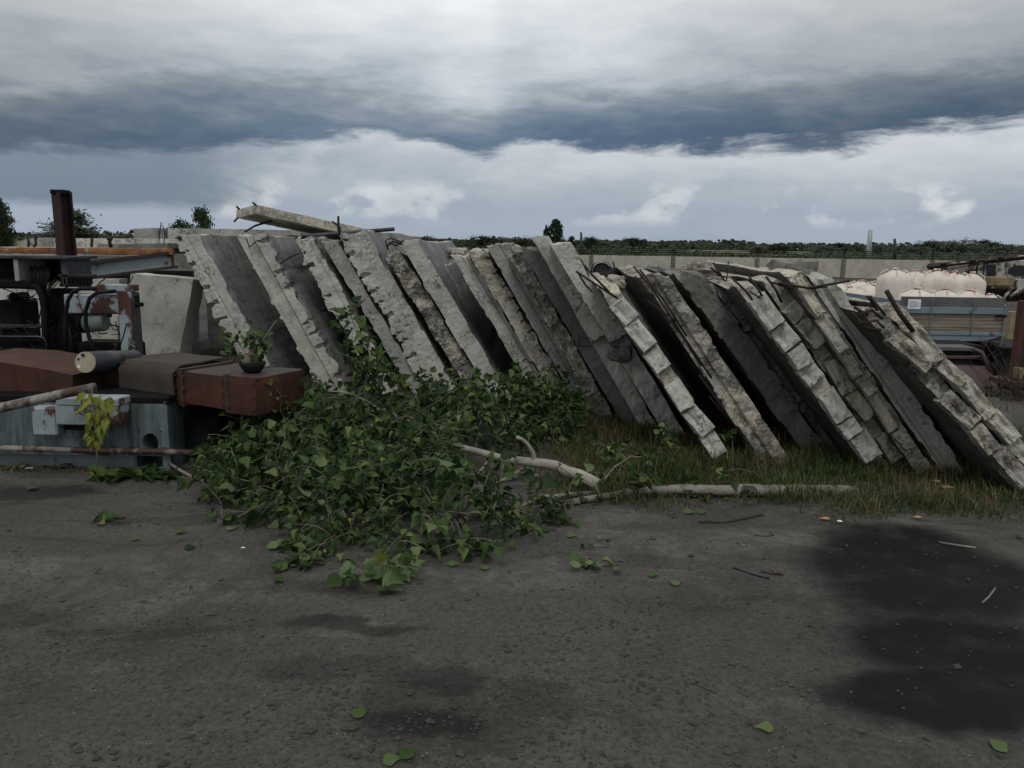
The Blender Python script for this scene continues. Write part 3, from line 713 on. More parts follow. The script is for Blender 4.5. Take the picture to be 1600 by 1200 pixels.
# black pipe end and rag on the crest
g = Geo(); c = P(939, 424, 8.2); dirv = Vector((.9, .5, -.02)).normalized()
pts = [c + Vector((.0, -.02, 0)), c + dirv * .12, c + dirv * .13]
ng = Geo()
for rr, s0, s1 in ((.105, 0, .10),): ng.tube([c, c + Vector((.03, .16, 0))], rr, 20, caps=False)
ng.tube([c + Vector((0, .004, 0)), c + Vector((.03, .155, 0))], .085, 20, caps=False)
nseg = 20
tr = root('pipe_end', c - Vector((0, 0, .1)), 'round black pipe end lying on the crest left of the rods', 'pipe')
mk('pipe_shell', ng, M['rubber'], tr)
g = Geo(); g.tube([c + Vector((.01, .05, 0)), c + Vector((.012, .06, 0))], .084, 20); mk('pipe_plug', g, M['steel'], tr)
g = Geo(); n = 14
for i in range(n + 1):
    s = i / n; hh = .075 * math.sin(math.pi * min(1, s * 1.15)) ** .7 * (1 - .4 * s) + .012
    base = P(945 + 42 * s, 432 - 3 * s, 8.0)
    for j in range(7):
        a = math.pi * j / 6
        g.v.append((base.x, base.y + .12 * math.cos(a), base.z + hh * math.sin(a) * (1 + .3 * nz(s * 6, a * 2, 1))))
for i in range(n):
    for j in range(6): a = i * 7 + j; g.f.append((a, a + 1, a + 8, a + 7)); g.m.append(0); g.sm.append(True)
mk('black_rag', g, M['rubber'], None, 'crumpled black rubber sheet beside the pipe end on the crest', 'sheet')
# loop of wire hanging over the pale slabs
g = Geo(); pts = []
for i in range(24):
    s = i / 23; pts.append(P(935 - 34 * math.sin(s * 2.2) - 10 * s, 440 + 100 * s + 0 * s, 6.55 + .1 * math.sin(s * 3)))
pts += [P(915 + 12 * math.sin(k * .7), 535 + 8 * math.cos(k * .7), 6.6) for k in range(1, 9)]
g.tube(pts, .004, 5); mk('loose_wire', g, M['rebar'], None, 'thin black wire hanging in a bow over the pale slabs', 'wire')

# ------------------------------------------------------------------ panels lying behind on the left
def plate(name, pxs, d, th, mat, label, cat='slab', nx=16, amp=.01, drift=.0):
    """upright panel: four pixel corners (bl, br, tr, tl) at distance d, pushed back by th"""
    bl, br, tr_, tl = [P(*q, d) for q in pxs]
    g = Geo(); n = nx; idx = {}
    for k in (0, 1):
        for i in range(n + 1):
            for j in range(n + 1):
                if k == 1 and 0 < i < n and 0 < j < n: continue
                s, t = i / n, j / n
                p = (bl * (1 - s) + br * s) * (1 - t) + (tl * (1 - s) + tr_ * s) * t
                e = (i in (0, n)) + (j in (0, n))
                c = Vector((.5 - s, 0, .5 - t)) * (amp * 2 * max(0, fbm(*p, 5, 3) + .2) * (e > 0))
                p = p + c + Vector((drift * k, th * k + (amp * .5 * fbm(*p, 4, 3) if k == 0 else 0), 0))
                idx[(i, j, k)] = len(g.v); g.v.append(tuple(p))
    def q(*r): g.f.append(tuple(idx[x] for x in r)); g.m.append(0); g.sm.append(False)
    for i in range(n):
        for j in range(n): q((i, j, 0), (i + 1, j, 0), (i + 1, j + 1, 0), (i, j + 1, 0))
        q((i, 0, 0), (i, 0, 1), (i + 1, 0, 1), (i + 1, 0, 0)); q((i, n, 0), (i + 1, n, 0), (i + 1, n, 1), (i, n, 1))
        q((0, i, 0), (0, i + 1, 0), (0, i + 1, 1), (0, i, 1)); q((n, i, 0), (n, i, 1), (n, i + 1, 1), (n, i + 1, 0))
    return mk(name, g, M[mat], None, label, cat)
plate('concrete_slab', [(188, 606), (270, 606), (303, 436), (204, 427)], 9.0, .22, 'light', 'light grey upright panel with clipped corner between machine and leaning slabs', drift=.05)
plate('concrete_slab', [(-60, 606), (184, 606), (186, 436), (-60, 440)], 9.3, .2, 'light', 'wide light grey panel standing behind the cable frame')
plate('concrete_slab', [(-80, 402), (130, 420), (132, 386), (-80, 386)], 10.2, 1.5, 'light', 'pale slab edge right under the orange rail at the left')
plate('concrete_slab', [(132, 424), (300, 420), (300, 397), (132, 400)], 10.0, 1.2, 'dirty', 'dark grey slab edge below the orange rail')
plate('concrete_slab', [(28, 388), (64, 388), (64, 371), (40, 372)], 11.2, 1.6, 'grey', 'short weathered slab end at far left on the stack')
plate('concrete_slab', [(62, 389), (330, 389), (330, 373), (66, 372)], 11.5, 1.5, 'light', 'long whitish slab lying on the stack above the orange rail', amp=.02)
plate('concrete_slab', [(150, 388), (262, 388), (262, 380), (152, 381)], 11.1, .5, 'dirty', 'thin dark slab strip lying before the whitish slab')
plate('concrete_slab', [(209, 374), (246, 374), (245, 356), (208, 357)], 15.0, .8, 'grey', 'squat grey block standing up behind the whitish slab')
plate('concrete_slab', [(246, 374), (262, 374), (262, 358), (247, 358)], 15.4, .8, 'dirty', 'narrow darker block next to the squat grey block')
plate('concrete_slab', [(262, 400), (520, 400), (500, 360), (262, 356)], 12.6, 1.0, 'grey', 'long grey slab behind the first leaning slabs, below the small shrub')
plate('concrete_slab', [(-90, 640), (300, 640), (300, 424), (-90, 420)], 12.4, .3, 'dirty', 'dark panel deep behind the stack at the left')
# crooked hooks on the stack
for i, (pts, lab) in enumerate([([(44, 388), (45, 378), (43, 373)], 'small dark bent hook on the slabs near the left edge'), ([(52, 389), (56, 381), (55, 367), (57, 373)], 'taller dark bent hook on the slabs near the left edge'),
                                ([(143, 386), (144, 371)], 'thin dark upright rod on the whitish slab'), ([(174, 388), (171, 378), (175, 372), (168, 373)], 'thick dark bent hook on the whitish slab'),
                                ([(248, 380), (250, 360), (252, 347)], 'thin stalk like wire left of the first leaning slab'), ([(256, 380), (258, 366), (254, 352)], 'second thin stalk like wire left of the first leaning slab')]):
    g = Geo(); g.tube([P(x, y, 10.6 if i < 4 else 9.0) for x, y in pts], (.018, .018, .02, .03, .006, .006)[i] if i != 3 else .026, 6)
    mk('bent_rod', g, M['rebar'], None, lab, 'rod')

# ------------------------------------------------------------------ scrapped machine on the left
g = Geo(); a = P(-60, 391, 8.6); c = P(268, 393, 8.4)
dv = (c - a).normalized(); up = Vector((0, 0, 1)); hh = .034
g = refine_box(a - up * hh, c - a, Vector((0, .08, 0)), up * 2 * hh, 60, 3, 2, .006, 9); mk('steel_rail', g, M['orange'], None, 'long orange rusted rail running left from the first leaning slab', 'rail')
a = P(108, 424, 7.9); c = P(272, 404, 8.5)
g = Geo()
for (z0, z1, y0, y1, mi) in ((.045, .075, -.09, .09, 0), (-.075, .044, -.02, .0, 1), (-.10, -.076, -.09, .09, 0)):
    n = 20
    for s in range(n):
        p0, p1 = a.lerp(c, s / n), a.lerp(c, (s + 1) / n)
        vs_ = [p + Vector((0, yy, zz)) for p in (p0, p1) for yy in (y0, y1) for zz in (z0, z1)]
        g.add(vs_, [(0, 4, 5, 1), (2, 3, 7, 6), (1, 5, 7, 3), (0, 2, 6, 4)] + ([(0, 1, 3, 2)] if s == 0 else []) + ([(4, 6, 7, 5)] if s == n - 1 else []), mi)
mk('steel_beam', g, [M['rusttop'], M['bluepaint2']], None, 'sloping beam with rusty top and flaking pale blue web below the rail', 'beam')

def prism_along(g, A, B, prof, right, mi=0):
    """straight bar with a cross section: prof in (right, side) metres"""
    d = (B - A).normalized(); right = (right - d * right.dot(d)).normalized(); sd_ = d.cross(right)
    n = len(prof); vs_ = [p + right * x + sd_ * y for p in (A, B) for x, y in prof]
    g.add(vs_, [tuple(range(n)), tuple(range(n, 2 * n))[::-1]] + [(i, n + i, n + (i + 1) % n, (i + 1) % n) for i in range(n)], mi)
g = Geo(); A_ = P(108, 438, 7.2); B_ = P(96, 299, 7.1)
w2 = .058; tf = .012
prof = [(-w2, -w2), (w2, -w2), (w2, -w2 + tf), (tf / 2, -w2 + tf), (tf / 2, w2 - tf), (w2, w2 - tf), (w2, w2), (-w2, w2), (-w2, w2 - tf), (-tf / 2, w2 - tf), (-tf / 2, -w2 + tf), (-w2, -w2 + tf)]
prism_along(g, A_, B_, prof, Vector((1, -.55, 0)))
col_ = root('steel_column', A_, 'dark rusted upright steel beam sticking up above the machine', 'column')
mk('beam', g, [M['column']], col_)
g = Geo(); g.box(B_.x - .068, B_.x + .05, B_.y - .06, B_.y + .06, B_.z - .025, B_.z + .012, .005); mk('cap_plate', g, M['dark'], col_)
g = Geo(); pxbox(g, 107, 402, 119, 420, 7.1, .1); mk('foot_bracket', g, M['steel'], col_)

fr = root('cable_frame', P(60, 560, 7.0), 'dark steel frame hung with cables and terminals at the left', 'frame')
def part(name, rects, mat, parent, bev=.006):
    g = Geo()
    for (x0, y0, x1, y1, d, th) in rects: pxbox(g, x0, y0, x1, y1, d, th, bev)
    return mk(name, g, mat, parent)
part('top_plate', [(-60, 400, 106, 403.5, 6.9, .5)], M['steel'], fr)
part('back_plate', [(-60, 404, 100, 437, 7.35, .02)], M['dark'], fr)
part('divider', [(23, 404, 27, 440, 6.92, .42)], M['galv'], fr)
part('side_plate', [(97, 404, 104, 446, 6.95, .4)], M['steel'], fr)
part('inner_plate', [(28, 404, 46, 440, 7.2, .02)], M['steel'], fr)
part('bottom_plate', [(-60, 438, 46, 443, 6.92, .42)], M['dark'], fr)
part('terminal_bar', [(90, 429, 143, 433.5, 6.95, .1)], M['rebar'], fr)
part('terminal_bar', [(92, 444, 142, 448, 6.95, .1)], M['dark'], fr)
for i in range(9):
    part('terminal', [(94 + i * 5.4, 433.5, 96.8 + i * 5.4, 444, 6.95, .05)], M['dark'], fr, .002)
part('motor_block', [(6, 470, 30, 648, 7.1, .3)], M['dark'], fr, .02)
part('motor_block', [(12, 458, 27, 470, 7.1, .2)], M['dark'], fr, .02)
part('upright', [(86, 452, 104, 652, 7.05, .2)], M['dark'], fr, .01)
part('upright', [(104, 486, 111, 652, 7.1, .1)], M['dark'], fr, .01)
part('base_box', [(-60, 551, 80, 566, 6.8, .5)], M['dark'], fr, .02)
part('base_box', [(120, 536, 205, 566, 7.1, .3)], M['dark'], fr, .03)
part('base_box', [(55, 528, 80, 552, 7.2, .2)], M['dark'], fr, .03)
part('cross_rail', [(-60, 508, 88, 511, 7.05, .03)], M['steel'], fr, .002)
part('cross_rail', [(-60, 522, 60, 524, 7.0, .03)], M['dark'], fr, .002)
g = Geo(); g.tube([P(*q, 6.95) for q in ((-20, 445), (30, 446), (52, 447), (60, 451), (66, 462), (69, 480), (71, 520), (72, 560))], .03, 8); mk('bent_pipe', g, M['dark'], fr)
g = Geo(); g.tube([P(*q, 6.9) for q in ((0, 526), (60, 526), (68, 528), (72, 535), (73, 565))], .009, 6); mk('bent_pipe', g, M['steel'], fr)
rr = random.Random(4)
for i in range(13):
    x = 48 + i * 2.5 + rr.uniform(-1, 1); y0 = 416 + rr.uniform(-2, 4)
    g = Geo(); g.tube([P(x, y0, 7.0), P(x + rr.uniform(-1, 2), 432, 6.97), P(62 + (x - 62) * .6, 444, 6.98), P(71 + rr.uniform(-3, 3), 461, 7.0)], .0075, 5); mk('cable', g, M['black'], fr)
for i in range(9):
    x = 72 + rr.uniform(-2, 6)
    g = Geo(); g.tube([P(x + rr.uniform(0, 18), 436 + rr.uniform(-4, 4), 7.0), P(x, 455, 6.95), P(x + rr.uniform(-4, 10), 480 + rr.uniform(-12, 12), 7.0), P(80 + rr.uniform(-3, 8), 500 + rr.uniform(-15, 15), 7.0), P(88, 505 + rr.uniform(-10, 10), 7.05)], .0055, 5); mk('cable', g, M['black'], fr)
for q in (((5, 451), (62, 468)), ((35, 522), (62, 511)), ((60, 505), (66, 470)), ((30, 480), (45, 452)), ((0, 515), (88, 500)), ((35, 510), (60, 535)), ((40, 500), (88, 520)), ((75, 514), (88, 508)), ((20, 530), (88, 530)), ((0, 500), (8, 560))):
    g = Geo(); mid = ((q[0][0] + q[1][0]) / 2, (q[0][1] + q[1][1]) / 2 + 2); g.tube([P(*q[0], 6.97), P(*mid, 6.93), P(*q[1], 6.98)], .005, 5); mk('cable', g, M['black'], fr)
for i in range(8):
    y = 492 + i * 7.5
    g = Geo(); g.tube([P(111 + 4 * math.cos(t) + 5, y + 2.5 * math.sin(t), 7.12 + .03 * math.cos(t)) for t in [k * .7 for k in range(10)]], .006, 5); mk('chain_link', g, M['black'], fr)

for i in range(30):
    x, y = rr.uniform(-5, 195), rr.uniform(448, 545); a_ = rr.uniform(-1.2, 1.2); l_ = rr.uniform(12, 45)
    g = Geo(); g.tube([P(x, y, 7.02), P(x + l_ * .5 * math.cos(a_), y + l_ * .5 * math.sin(a_) + rr.uniform(0, 8), 6.98), P(x + l_ * math.cos(a_), y + l_ * math.sin(a_), 7.04)], rr.uniform(.003, .007), 5); mk('cable', g, M['black'], fr)
br = root('motor_bracket', P(165, 566, 6.8), 'pale blue chipped bracket frame carrying a short motor', 'bracket')
part('top_bar', [(143, 445, 207, 455, 6.8, .12)], M['bluepaint2'], br)
part('cross_beam', [(101, 461, 197, 490, 6.85, .15)], M['bluepaint2'], br, .01)
part('post', [(197, 455, 204, 660, 6.8, .06)], M['bluepaint2'], br)
part('post_flange', [(204.3, 457, 208, 566, 6.82, .12)], M['steel'], br)
part('lug', [(207, 462, 213, 480, 6.85, .06)], M['dark'], br)
part('lug', [(205, 473, 221, 479, 6.83, .05)], M['dark'], br)
part('lug', [(168, 490, 172, 496, 6.85, .04)], M['dark'], br)
g = Geo(); g.tube([P(128, 502, 6.95), P(134, 503, 6.95)], .10, 20); mk('motor_ring', g, M['dark'], br)
g = Geo(); g.tube([P(134, 503, 6.95), P(137, 503, 6.95), P(162, 503, 6.93), P(166, 503, 6.93)], [.082, .092, .082, .075], 20); mk('motor', g, M['greenpaint'], br)
for pts in (((103, 560), (102, 520), (103, 490), (106, 470), (114, 456), (126, 451), (150, 451)), ((152, 549), (140, 530), (134, 505), (134, 485), (140, 466), (152, 457), (180, 455)), ((186, 545), (193, 525), (198, 505)), ((110, 560), (112, 540), (108, 510)), ((140, 530), (150, 548), (170, 552), (182, 545), (180, 536))):
    g = Geo(); g.tube([P(*q, 6.72) for q in pts], .017 if pts[0][0] < 160 and pts[0][0] != 110 else .006, 8); mk('hose', g, M['black'], br)
for i in range(4):
    g = Geo(); g.tube([P(206 + k * 1.6, 537 + i * 6 + k * k * .35 - k * .4, 6.78 - .01 * k) for k in range(6)], .006, 5); mk('spring_wire', g, M['black'], br)

# red box beams
O = Vector((-3.09, 5.92, .455)); X = Vector((1.40, -.72, 0)); Y = Vector((.215, .42, 0)); Z = Vector((0, 0, .245))
O_beam, X_beam, Z_beam = O.copy(), X.copy(), Z.copy()
bm_ = root('box_beam', O, 'long rust red box beam whose square end points to the right', 'beam')
seg = [(0, .165, 0), (.165, .555, .006), (.555, .83, -.004), (.83, 1.0, .008)]
for s0, s1, e in seg:
    e1 = Vector((-.45, -.89, 0)) * e
    gg = refine_box(O + X * (s0 + .002) + e1 + Vector((0, 0, -e)), X * (s1 - s0 - .004), Y - e1 * .4, Z + Vector((0, 0, e * 2)), 12, 6, 5, .005, 3)
    ob = mk('section', gg, [M['rust'], M['rusttop']], bm_)
    for p in ob.data.polygons:
        if p.normal.z > .7: p.material_index = 1
g = Geo(); n = 14
for k in (0, 1):
    for i in range(n + 1):
        s = .165 + .36 * i / n
        for j in range(16):
            t = j / 15
            top_l = .45; out = .016 + .012 * k
            L_ = top_l + .25
            q = t * L_
            wav = .012 * nz(s * 14, q * 6, 2.0)
            cut = .0 if i < n - 2 else -.03 * (i - n + 2) ** 1.3
            if q < top_l * .94: p = O + X * (s + .02 * nz(q * 5, 1, 3)) + Y * (1.0 - q / top_l) + Z + Vector((0, 0, out + abs(wav)))
            else:
                dn = (q - top_l * .94) * (1.0 + cut * 3)
                p = O + X * (s + .03 * dn) + Z + Vector((-.45, -.89, 0)) * (out + .01 + abs(wav) * 1.5 + .05 * max(0, dn - .2)) + Vector((0, 0, .012 - dn))
            g.v.append(tuple(p))
N1 = (n + 1) * 16
for i in range(n):
    for j in range(15):
        a = i * 16 + j; g.f += [(a, a + 1, a + 17, a + 16), (N1 + a, N1 + a + 16, N1 + a + 17, N1 + a + 1)]; g.m += [0, 0]; g.sm += [True, True]
for i in range(n):
    for j in (0, 15): a = i * 16 + j; g.f.append((a, a + 16, N1 + a + 16, N1 + a)); g.m.append(0); g.sm.append(False)
for j in range(15):
    for i in (0, n): a = i * 16 + j; g.f.append((a, a + 1, N1 + a + 1, N1 + a)); g.m.append(0); g.sm.append(False)
mk('felt_sheet', g, M['felt'], None, 'brown felt sheet draped over the rust red beam', 'sheet')
d5 = 5.55
ob = loose_slab('box_beam', [P(-70, 614, d5), P(112, 620, d5), P(114, 586, d5), P(70, 577, d5), P(0, 566, d5), P(-70, 562, d5)], (.12, .5, .02), [M['rust'], M['rusttop']], 'rust red beam at the left edge below the cream ended roller', 'beam')
for p in ob.data.polygons:
    if p.normal.z > .6: p.material_index = 1
g = Geo(); g.box(-3.45, -2.95, 5.95, 6.3, .35, .66, .01); mk('dark_block', g, M['dark'], None, 'black steel block in the gap between the two red beams', 'block')
g = Geo(); pxbox(g, 40, 558, 90, 566, 5.95, .25, .01); mk('rubber_mat', g, M['rubber'], None, 'flat dark strip lying on the left red beam', 'strip')
ro = root('roller', P(150, 585, 5.7), 'dark steel roller with cream painted round end lying on the beams', 'roller')
Ar = P(133, 566, 5.5); Br = P(209, 562, 6.15); dr_ = (Br - Ar).normalized()
g = Geo(); g.tube([Ar + dr_ * .012, Br], .075, 28); mk('drum', g, M['steel'], ro)
g = Geo(); g.tube([Ar, Ar + dr_ * .0118], .073, 28); e_ = mk('end_plate', g, M['drumend'], ro)
sx = dr_.cross(Vector((0, 0, 1))).normalized()
for (qx, qz, r_, mm_) in ((.012, .05, .012, 'rebar'), (.045, .022, .007, 'dark'), (.045, -.03, .013, 'bag')):
    g = Geo(); c = Ar - sx * qx + Vector((0, 0, qz)); g.tube([c - dr_ * .006, c + dr_ * .004], r_, 8); mk('bolt', g, M[mm_], e_)

# machine bed
g = Geo(); g.tube([(0, 0, 0), (0, -.008, 0)], .011, 6, smooth=False); bolt_me = g.mesh('bolt', mats=[M['rusttop']])
for s0, s1, e in seg:
    for q in (.08, .92):
        for zq in (.15, .5, .85):
            inst('bolt', bolt_me, Matrix.Translation(O_beam + X_beam * (s0 + (s1 - s0) * q) + Vector((-.45, -.89, 0)) * .012 + Z_beam * zq) @ Matrix.Rotation(-.475, 4, 'Z'), bm_)
for s0 in (.165, .555, .83):
    g = refine_box(O_beam + X_beam * (s0 - .012) + Vector((-.45, -.89, 0)) * .013 - Vector((0, 0, .012)), X_beam * .024, Y * 1.0 + Vector((.45, .89, 0)) * .013, Z_beam + Vector((0, 0, .026)), 2, 6, 6, .004, 9); mk('strap', g, M['rusttop'], bm_)
dB = G(262, 737).y
bd = root('machine_bed', G(130, 737), 'pale blue painted machine bed with a round hole near its right end', 'machine')
zt = P(200, 629, dB).z; zb_ = P(200, 712, dB).z; xl = -4.4; xr = P(264, 690, dB).x
hc = P(235, 692, dB); hr = .062; sq = .085
g = Geo()
y0, y1 = dB, dB + .42
g.box(xl, hc.x - sq, y0, y1, zb_, zt, 0); g.box(hc.x + sq, xr, y0, y1, zb_, zt, 0)
g.box(hc.x - sq, hc.x + sq, y0, y1, hc.z + sq, zt, 0); g.box(hc.x - sq, hc.x + sq, y0, y1, zb_, hc.z - sq, 0)
n = 32; vs_ = []
for k in range(n):
    t = 2 * math.pi * (k + .5) / n; c_, s_ = math.cos(t), math.sin(t); m_ = max(abs(c_), abs(s_))
    vs_.append((hc.x + sq * c_ / m_, y0, hc.z + sq * s_ / m_))
for dy in (0, .16):
    for k in range(n):
        t = 2 * math.pi * (k + .5) / n; vs_.append((hc.x + hr * .9 * math.cos(t), y0 + dy, hc.z + hr * 1.1 * math.sin(t)))
g.add(vs_, [(k, (k + 1) % n, n + (k + 1) % n, n + k)[::-1] for k in range(n)] + [(n + k, n + (k + 1) % n, 2 * n + (k + 1) % n, 2 * n + k)[::-1] for k in range(n)] + [tuple(2 * n + k for k in range(n))])
mk('casing', g, M['bluepaint'], bd)
g = Geo(); g.box(xl, P(196, 720, dB).x, dB + .06, dB + .4, -.05, zb_ - .002, 0); mk('plinth', g, M['greenpaint'], bd)
g = Geo(); g.box(P(197, 720, dB).x, xr, dB + .01, dB + .4, -.05, .03, .005); g.box(P(197, 720, dB).x, P(213, 720, dB).x, dB + .01, dB + .4, .031, zb_ - .002, 0); g.box(P(253, 720, dB).x, xr, dB + .01, dB + .4, .031, zb_ - .002, 0); mk('foot', g, M['bluepaint'], bd)
for x_ in (20, 40, 110, 130, 205, 258):
    for y_ in (634, 705):
        inst('bolt', bolt_me, Matrix.Translation(P(x_, y_ - 5, dB)), bd)
jb = part('junction_box', [(51, 637, 86, 681, dB - .11, .108)], M['bluepaint2'], bd, .012)
g = Geo(); c = P(67, 657, dB - .112); g.tube([c, c + Vector((0, -.012, 0))], .012, 10); mk('latch', g, M['galv'], jb)
part('cover_box', [(87.5, 634, 186, 664, dB - .15, .148)], M['bluepaint2'], bd, .008)
part('cover_lid', [(87, 623, 187, 633.5, dB - .155, .153)], M['bluepaint2'], bd, .006)
part('bracket', [(98, 664.5, 140, 672, dB - .10, .098)], M['dark'], bd, .01)
part('rim_plate', [(-60, 621, 264, 628, dB + .0, .45)], M['dark'], bd, .006)
part('void_shade', [(268, 650, 345, 737, dB + .26, .4), (346, 648, 425, 737, dB + .36, .4)], M['dark'], bd, .02)  # black boxes added to stand in for the deep shade under the beam
part('void_shade', [(262, 630, 430, 652, dB + .35, .7)], M['dark'], bd, .02)
g = Geo(); g.tube([P(-40, 699, dB - .06), P(100, 703, dB - .06), P(340, 707, dB + .0)], .021, 10); mk('steel_pipe', g, M['pipe'], None, 'thin rusty white pipe running along the foot of the machine bed', 'pipe')
g = Geo(); g.tube([P(-40, 648, 4.95), P(20, 633, 5.0), P(100, 615, 5.12), P(150, 605, 5.25)], .031, 12); mk('steel_pipe', g, M['pipe'], None, 'thicker rusty pipe slanting up from the left edge to the red beam', 'pipe')
g = Geo(); g.tube([G(262, 722, .06), G(280, 734, .05), G(300, 745, .02), G(322, 752, .01)], .011, 8); mk('old_cable', g, M['twig'], None, 'brownish cable end on the ground right of the machine bed', 'cable')

# ------------------------------------------------------------------ concrete fence with wire
F0 = P(900, 398.5, 38.0); F1 = P(1440, 407.5, 36.0); fd = (F1 - F0); fd.z = 0; fd.normalize(); fn = Vector((fd.y, -fd.x, 0))
fe = root('concrete_fence', F0 - Vector((0, 0, 1.14)), 'long low concrete panel fence topped with wires behind the yard', 'fence')
fz0, fz1 = .30, 1.15; pw_ = 3.77
P1183 = P(1183, 404, 37.0); s0 = (P1183 - F0).dot(fd)
base = F0 + fd * (s0 % pw_)
Mfr = Matrix((fd, -fn, Vector((0, 0, 1)))).transposed().to_4x4()
g = Geo(); g.box(.09, pw_ - .09, 0, .12, 0, fz1 - fz0, .01); pan_me = g.mesh('panel', mats=[M['fence']])
g = Geo(); g.box(-.085, .085, -.05, .17, -.35, fz1 - fz0 + .02, .01); post_me = g.mesh('post', mats=[M['dirty']])
g = Geo(); g.box(-.02, .02, .03, .06, fz1 - fz0 + .02, fz1 - fz0 + .42, 0); iron_me = g.mesh('wire_post', mats=[M['dark']])
for i in range(-5, 10):
    q = base + fd * (i * pw_); q.z = fz0
    mw = Matrix.Translation(q) @ Mfr
    inst('panel', pan_me, mw, fe); inst('post', post_me, mw, fe); inst('wire_post', iron_me, mw, fe)
for zz in (.10, .19, .28, .37):
    g = Geo(); pts = []
    for i in range(-5, 10):
        for s in (0, .5):
            q = base + fd * ((i + s) * pw_) + fn * -.04; q.z = fz1 + zz - (.03 if s else 0); pts.append(q)
    g.tube(pts, .012, 4); mk('wire', g, M['dark'], fe)
g = Geo(); a = base + fd * (-5 * pw_); c = base + fd * (10 * pw_)
for i in range(60):
    s0_, s1_ = a.lerp(c, i / 60), a.lerp(c, (i + 1) / 60)
    h0 = .12 + .05 * nz(i * .7); 
    vs_ = [s0_ + fn * .3, s1_ + fn * .3, s1_ - fn * .01, s0_ - fn * .01]
    vs_ = [Vector((q.x, q.y, .2)) for q in vs_] + [Vector((q.x, q.y, .2 + h0)) for q in vs_]
    g.add(vs_, [(0, 1, 5, 4), (4, 5, 6, 7), (2, 3, 7, 6)])
mk('fence_footing', g, M['darkbark'], fe)

# ------------------------------------------------------------------ trailer, bags, wreck
dT = 16.0
tr = root('trailer', P(1490, 545, dT), 'blue grey trailer with plank tailgate and a white notice', 'trailer')
def tp(name, rects, mat, parent=None, bev=.008): return part(name, rects, mat, parent or tr, bev)
tp('top_board', [(1408, 465.5, 1572, 481, dT, .05)], M['board'])
tp('rail', [(1406, 481.5, 1574, 489.5, dT - .03, .09)], M['trailer'])
for i in range(5): tp('plank', [(1409, 490 + i * 5.8, 1570, 493.6 + i * 5.8, dT + rr.uniform(0, .015), .04)], M['plank'], bev=.006)
tp('rail', [(1409, 519.2, 1572, 523, dT - .03, .09)], M['trailer'])
ob = loose_slab('sill', [P(1411, 523.4, dT - .01), P(1572, 523.4, dT - .01), P(1560, 527, dT - .01), P(1535, 533, dT - .01), P(1420, 533, dT - .01)], (0, .12, 0), [M['trailer']], None, None, parent=tr)
for x in (1455, 1521): tp('stake', [(x - 2.6, 468, x + 2.6, 524, dT - .07, .036)], M['trailer'])
tp('corner_post', [(1563.5, 478, 1573, 545, dT - .05, .045)], M['trailer']); tp('corner_post', [(1404, 478, 1412, 533, dT - .05, .045)], M['trailer'])
pa = tp('notice', [(1418, 468, 1439.5, 483, dT - .045, .012)], M['paper'], bev=.002)
for i in range(6):
    g = Geo(); pxbox(g, 1420.5, 470 + i * 2, 1420.5 + (16 if i not in (0, 5) else 10), 470.8 + i * 2, dT - .049, .003, 0); mk('text_line', g, M['ink'], pa)
tp('inner_board', [(1412, 489, 1568, 520, dT + .06, .03)], M['dark'])
tp('floor', [(1412, 529, 1566, 531, dT + .10, 4.0)], M['board'])
tp('side_board', [(1408, 470, 1412, 529, dT + .07, 4.0)], M['trailer']); tp('side_board', [(1566, 478, 1570, 529, dT + .07, 4.0)], M['trailer'])
tp('axle', [(1440, 560, 1545, 568, dT + 1.2, .12)], M['dark'])
for x in (1432, 1552):
    c = P(x, 566, dT + 1.25); g = Geo(); g.tube([c - Vector((.13, 0, 0)), c - Vector((.10, 0, 0)), c + Vector((.10, 0, 0)), c + Vector((.13, 0, 0))], [.38, .45, .45, .38], 22); mk('wheel', g, M['rubber'], tr)
tp('chassis', [(1440, 534, 1450, 556, dT + .1, 3.6), (1530, 534, 1540, 556, dT + .1, 3.6)], M['dark'])
tp('lamp', [(1575, 502, 1579, 511, dT - .02, .03)], M['paper'])
tp('latch_bar', [(1556, 493, 1596, 496, dT - .06, .03)], M['dark'])

def bag_mesh(seed):
    g = Geo(); n = 28; prof = [(0, .86), (.03, .96), (.15, 1.0), (.4, 1.03), (.66, 1.02), (.76, .98), (.83, .88), (.88, .70), (.92, .46), (.945, .26), (.965, .16), (.985, .14), (1.0, .22)]
    for i, (h, r) in enumerate(prof):
        for k in range(n):
            t = 2 * math.pi * k / n; c_, s_ = math.cos(t), math.sin(t)
            sqr = (abs(c_) ** 3.2 + abs(s_) ** 3.2) ** (-1 / 3.2) if h < .84 else 1.0
            f = r * (sqr * .93) * (1 + .05 * fbm(c_ + seed * 3, s_, h * 2, 1.8, 3))
            if h < .8: f *= 1 + .018 * math.sin(t * 9 + seed * 2) * (1 - abs(h - .4))
            if h > .72: f *= 1 + .10 * math.sin(t * 8 + seed) * (1 - abs(h - .85) * 3)
            g.v.append((f * c_ * .5, f * s_ * .5, h + .03 * fbm(c_, s_ + seed, h, 2, 2)))
    for i in range(len(prof) - 1):
        for k in range(n): a = i * n + k; e = i * n + (k + 1) % n; g.f.append((a, e, e + n, a + n)); g.m.append(0); g.sm.append(True)
    g.f.append(tuple(range(n))[::-1]); g.m.append(0); g.sm.append(False)
    g.f.append(tuple((len(prof) - 1) * n + k for k in range(n))); g.m.append(0); g.sm.append(False)
    return g.mesh('sack', mats=[M['bag']])
BAG = [bag_mesh(s) for s in range(1, 5)]
g = Geo(); g.tube([(.075 * math.cos(t * .7), .075 * math.sin(t * .7), .972 + .01 * math.sin(t)) for t in range(10)], .012, 6); g.box(.06, .15, -.03, .015, .935, .96, .005); tie_me = g.mesh('tie', mats=[M['red']])
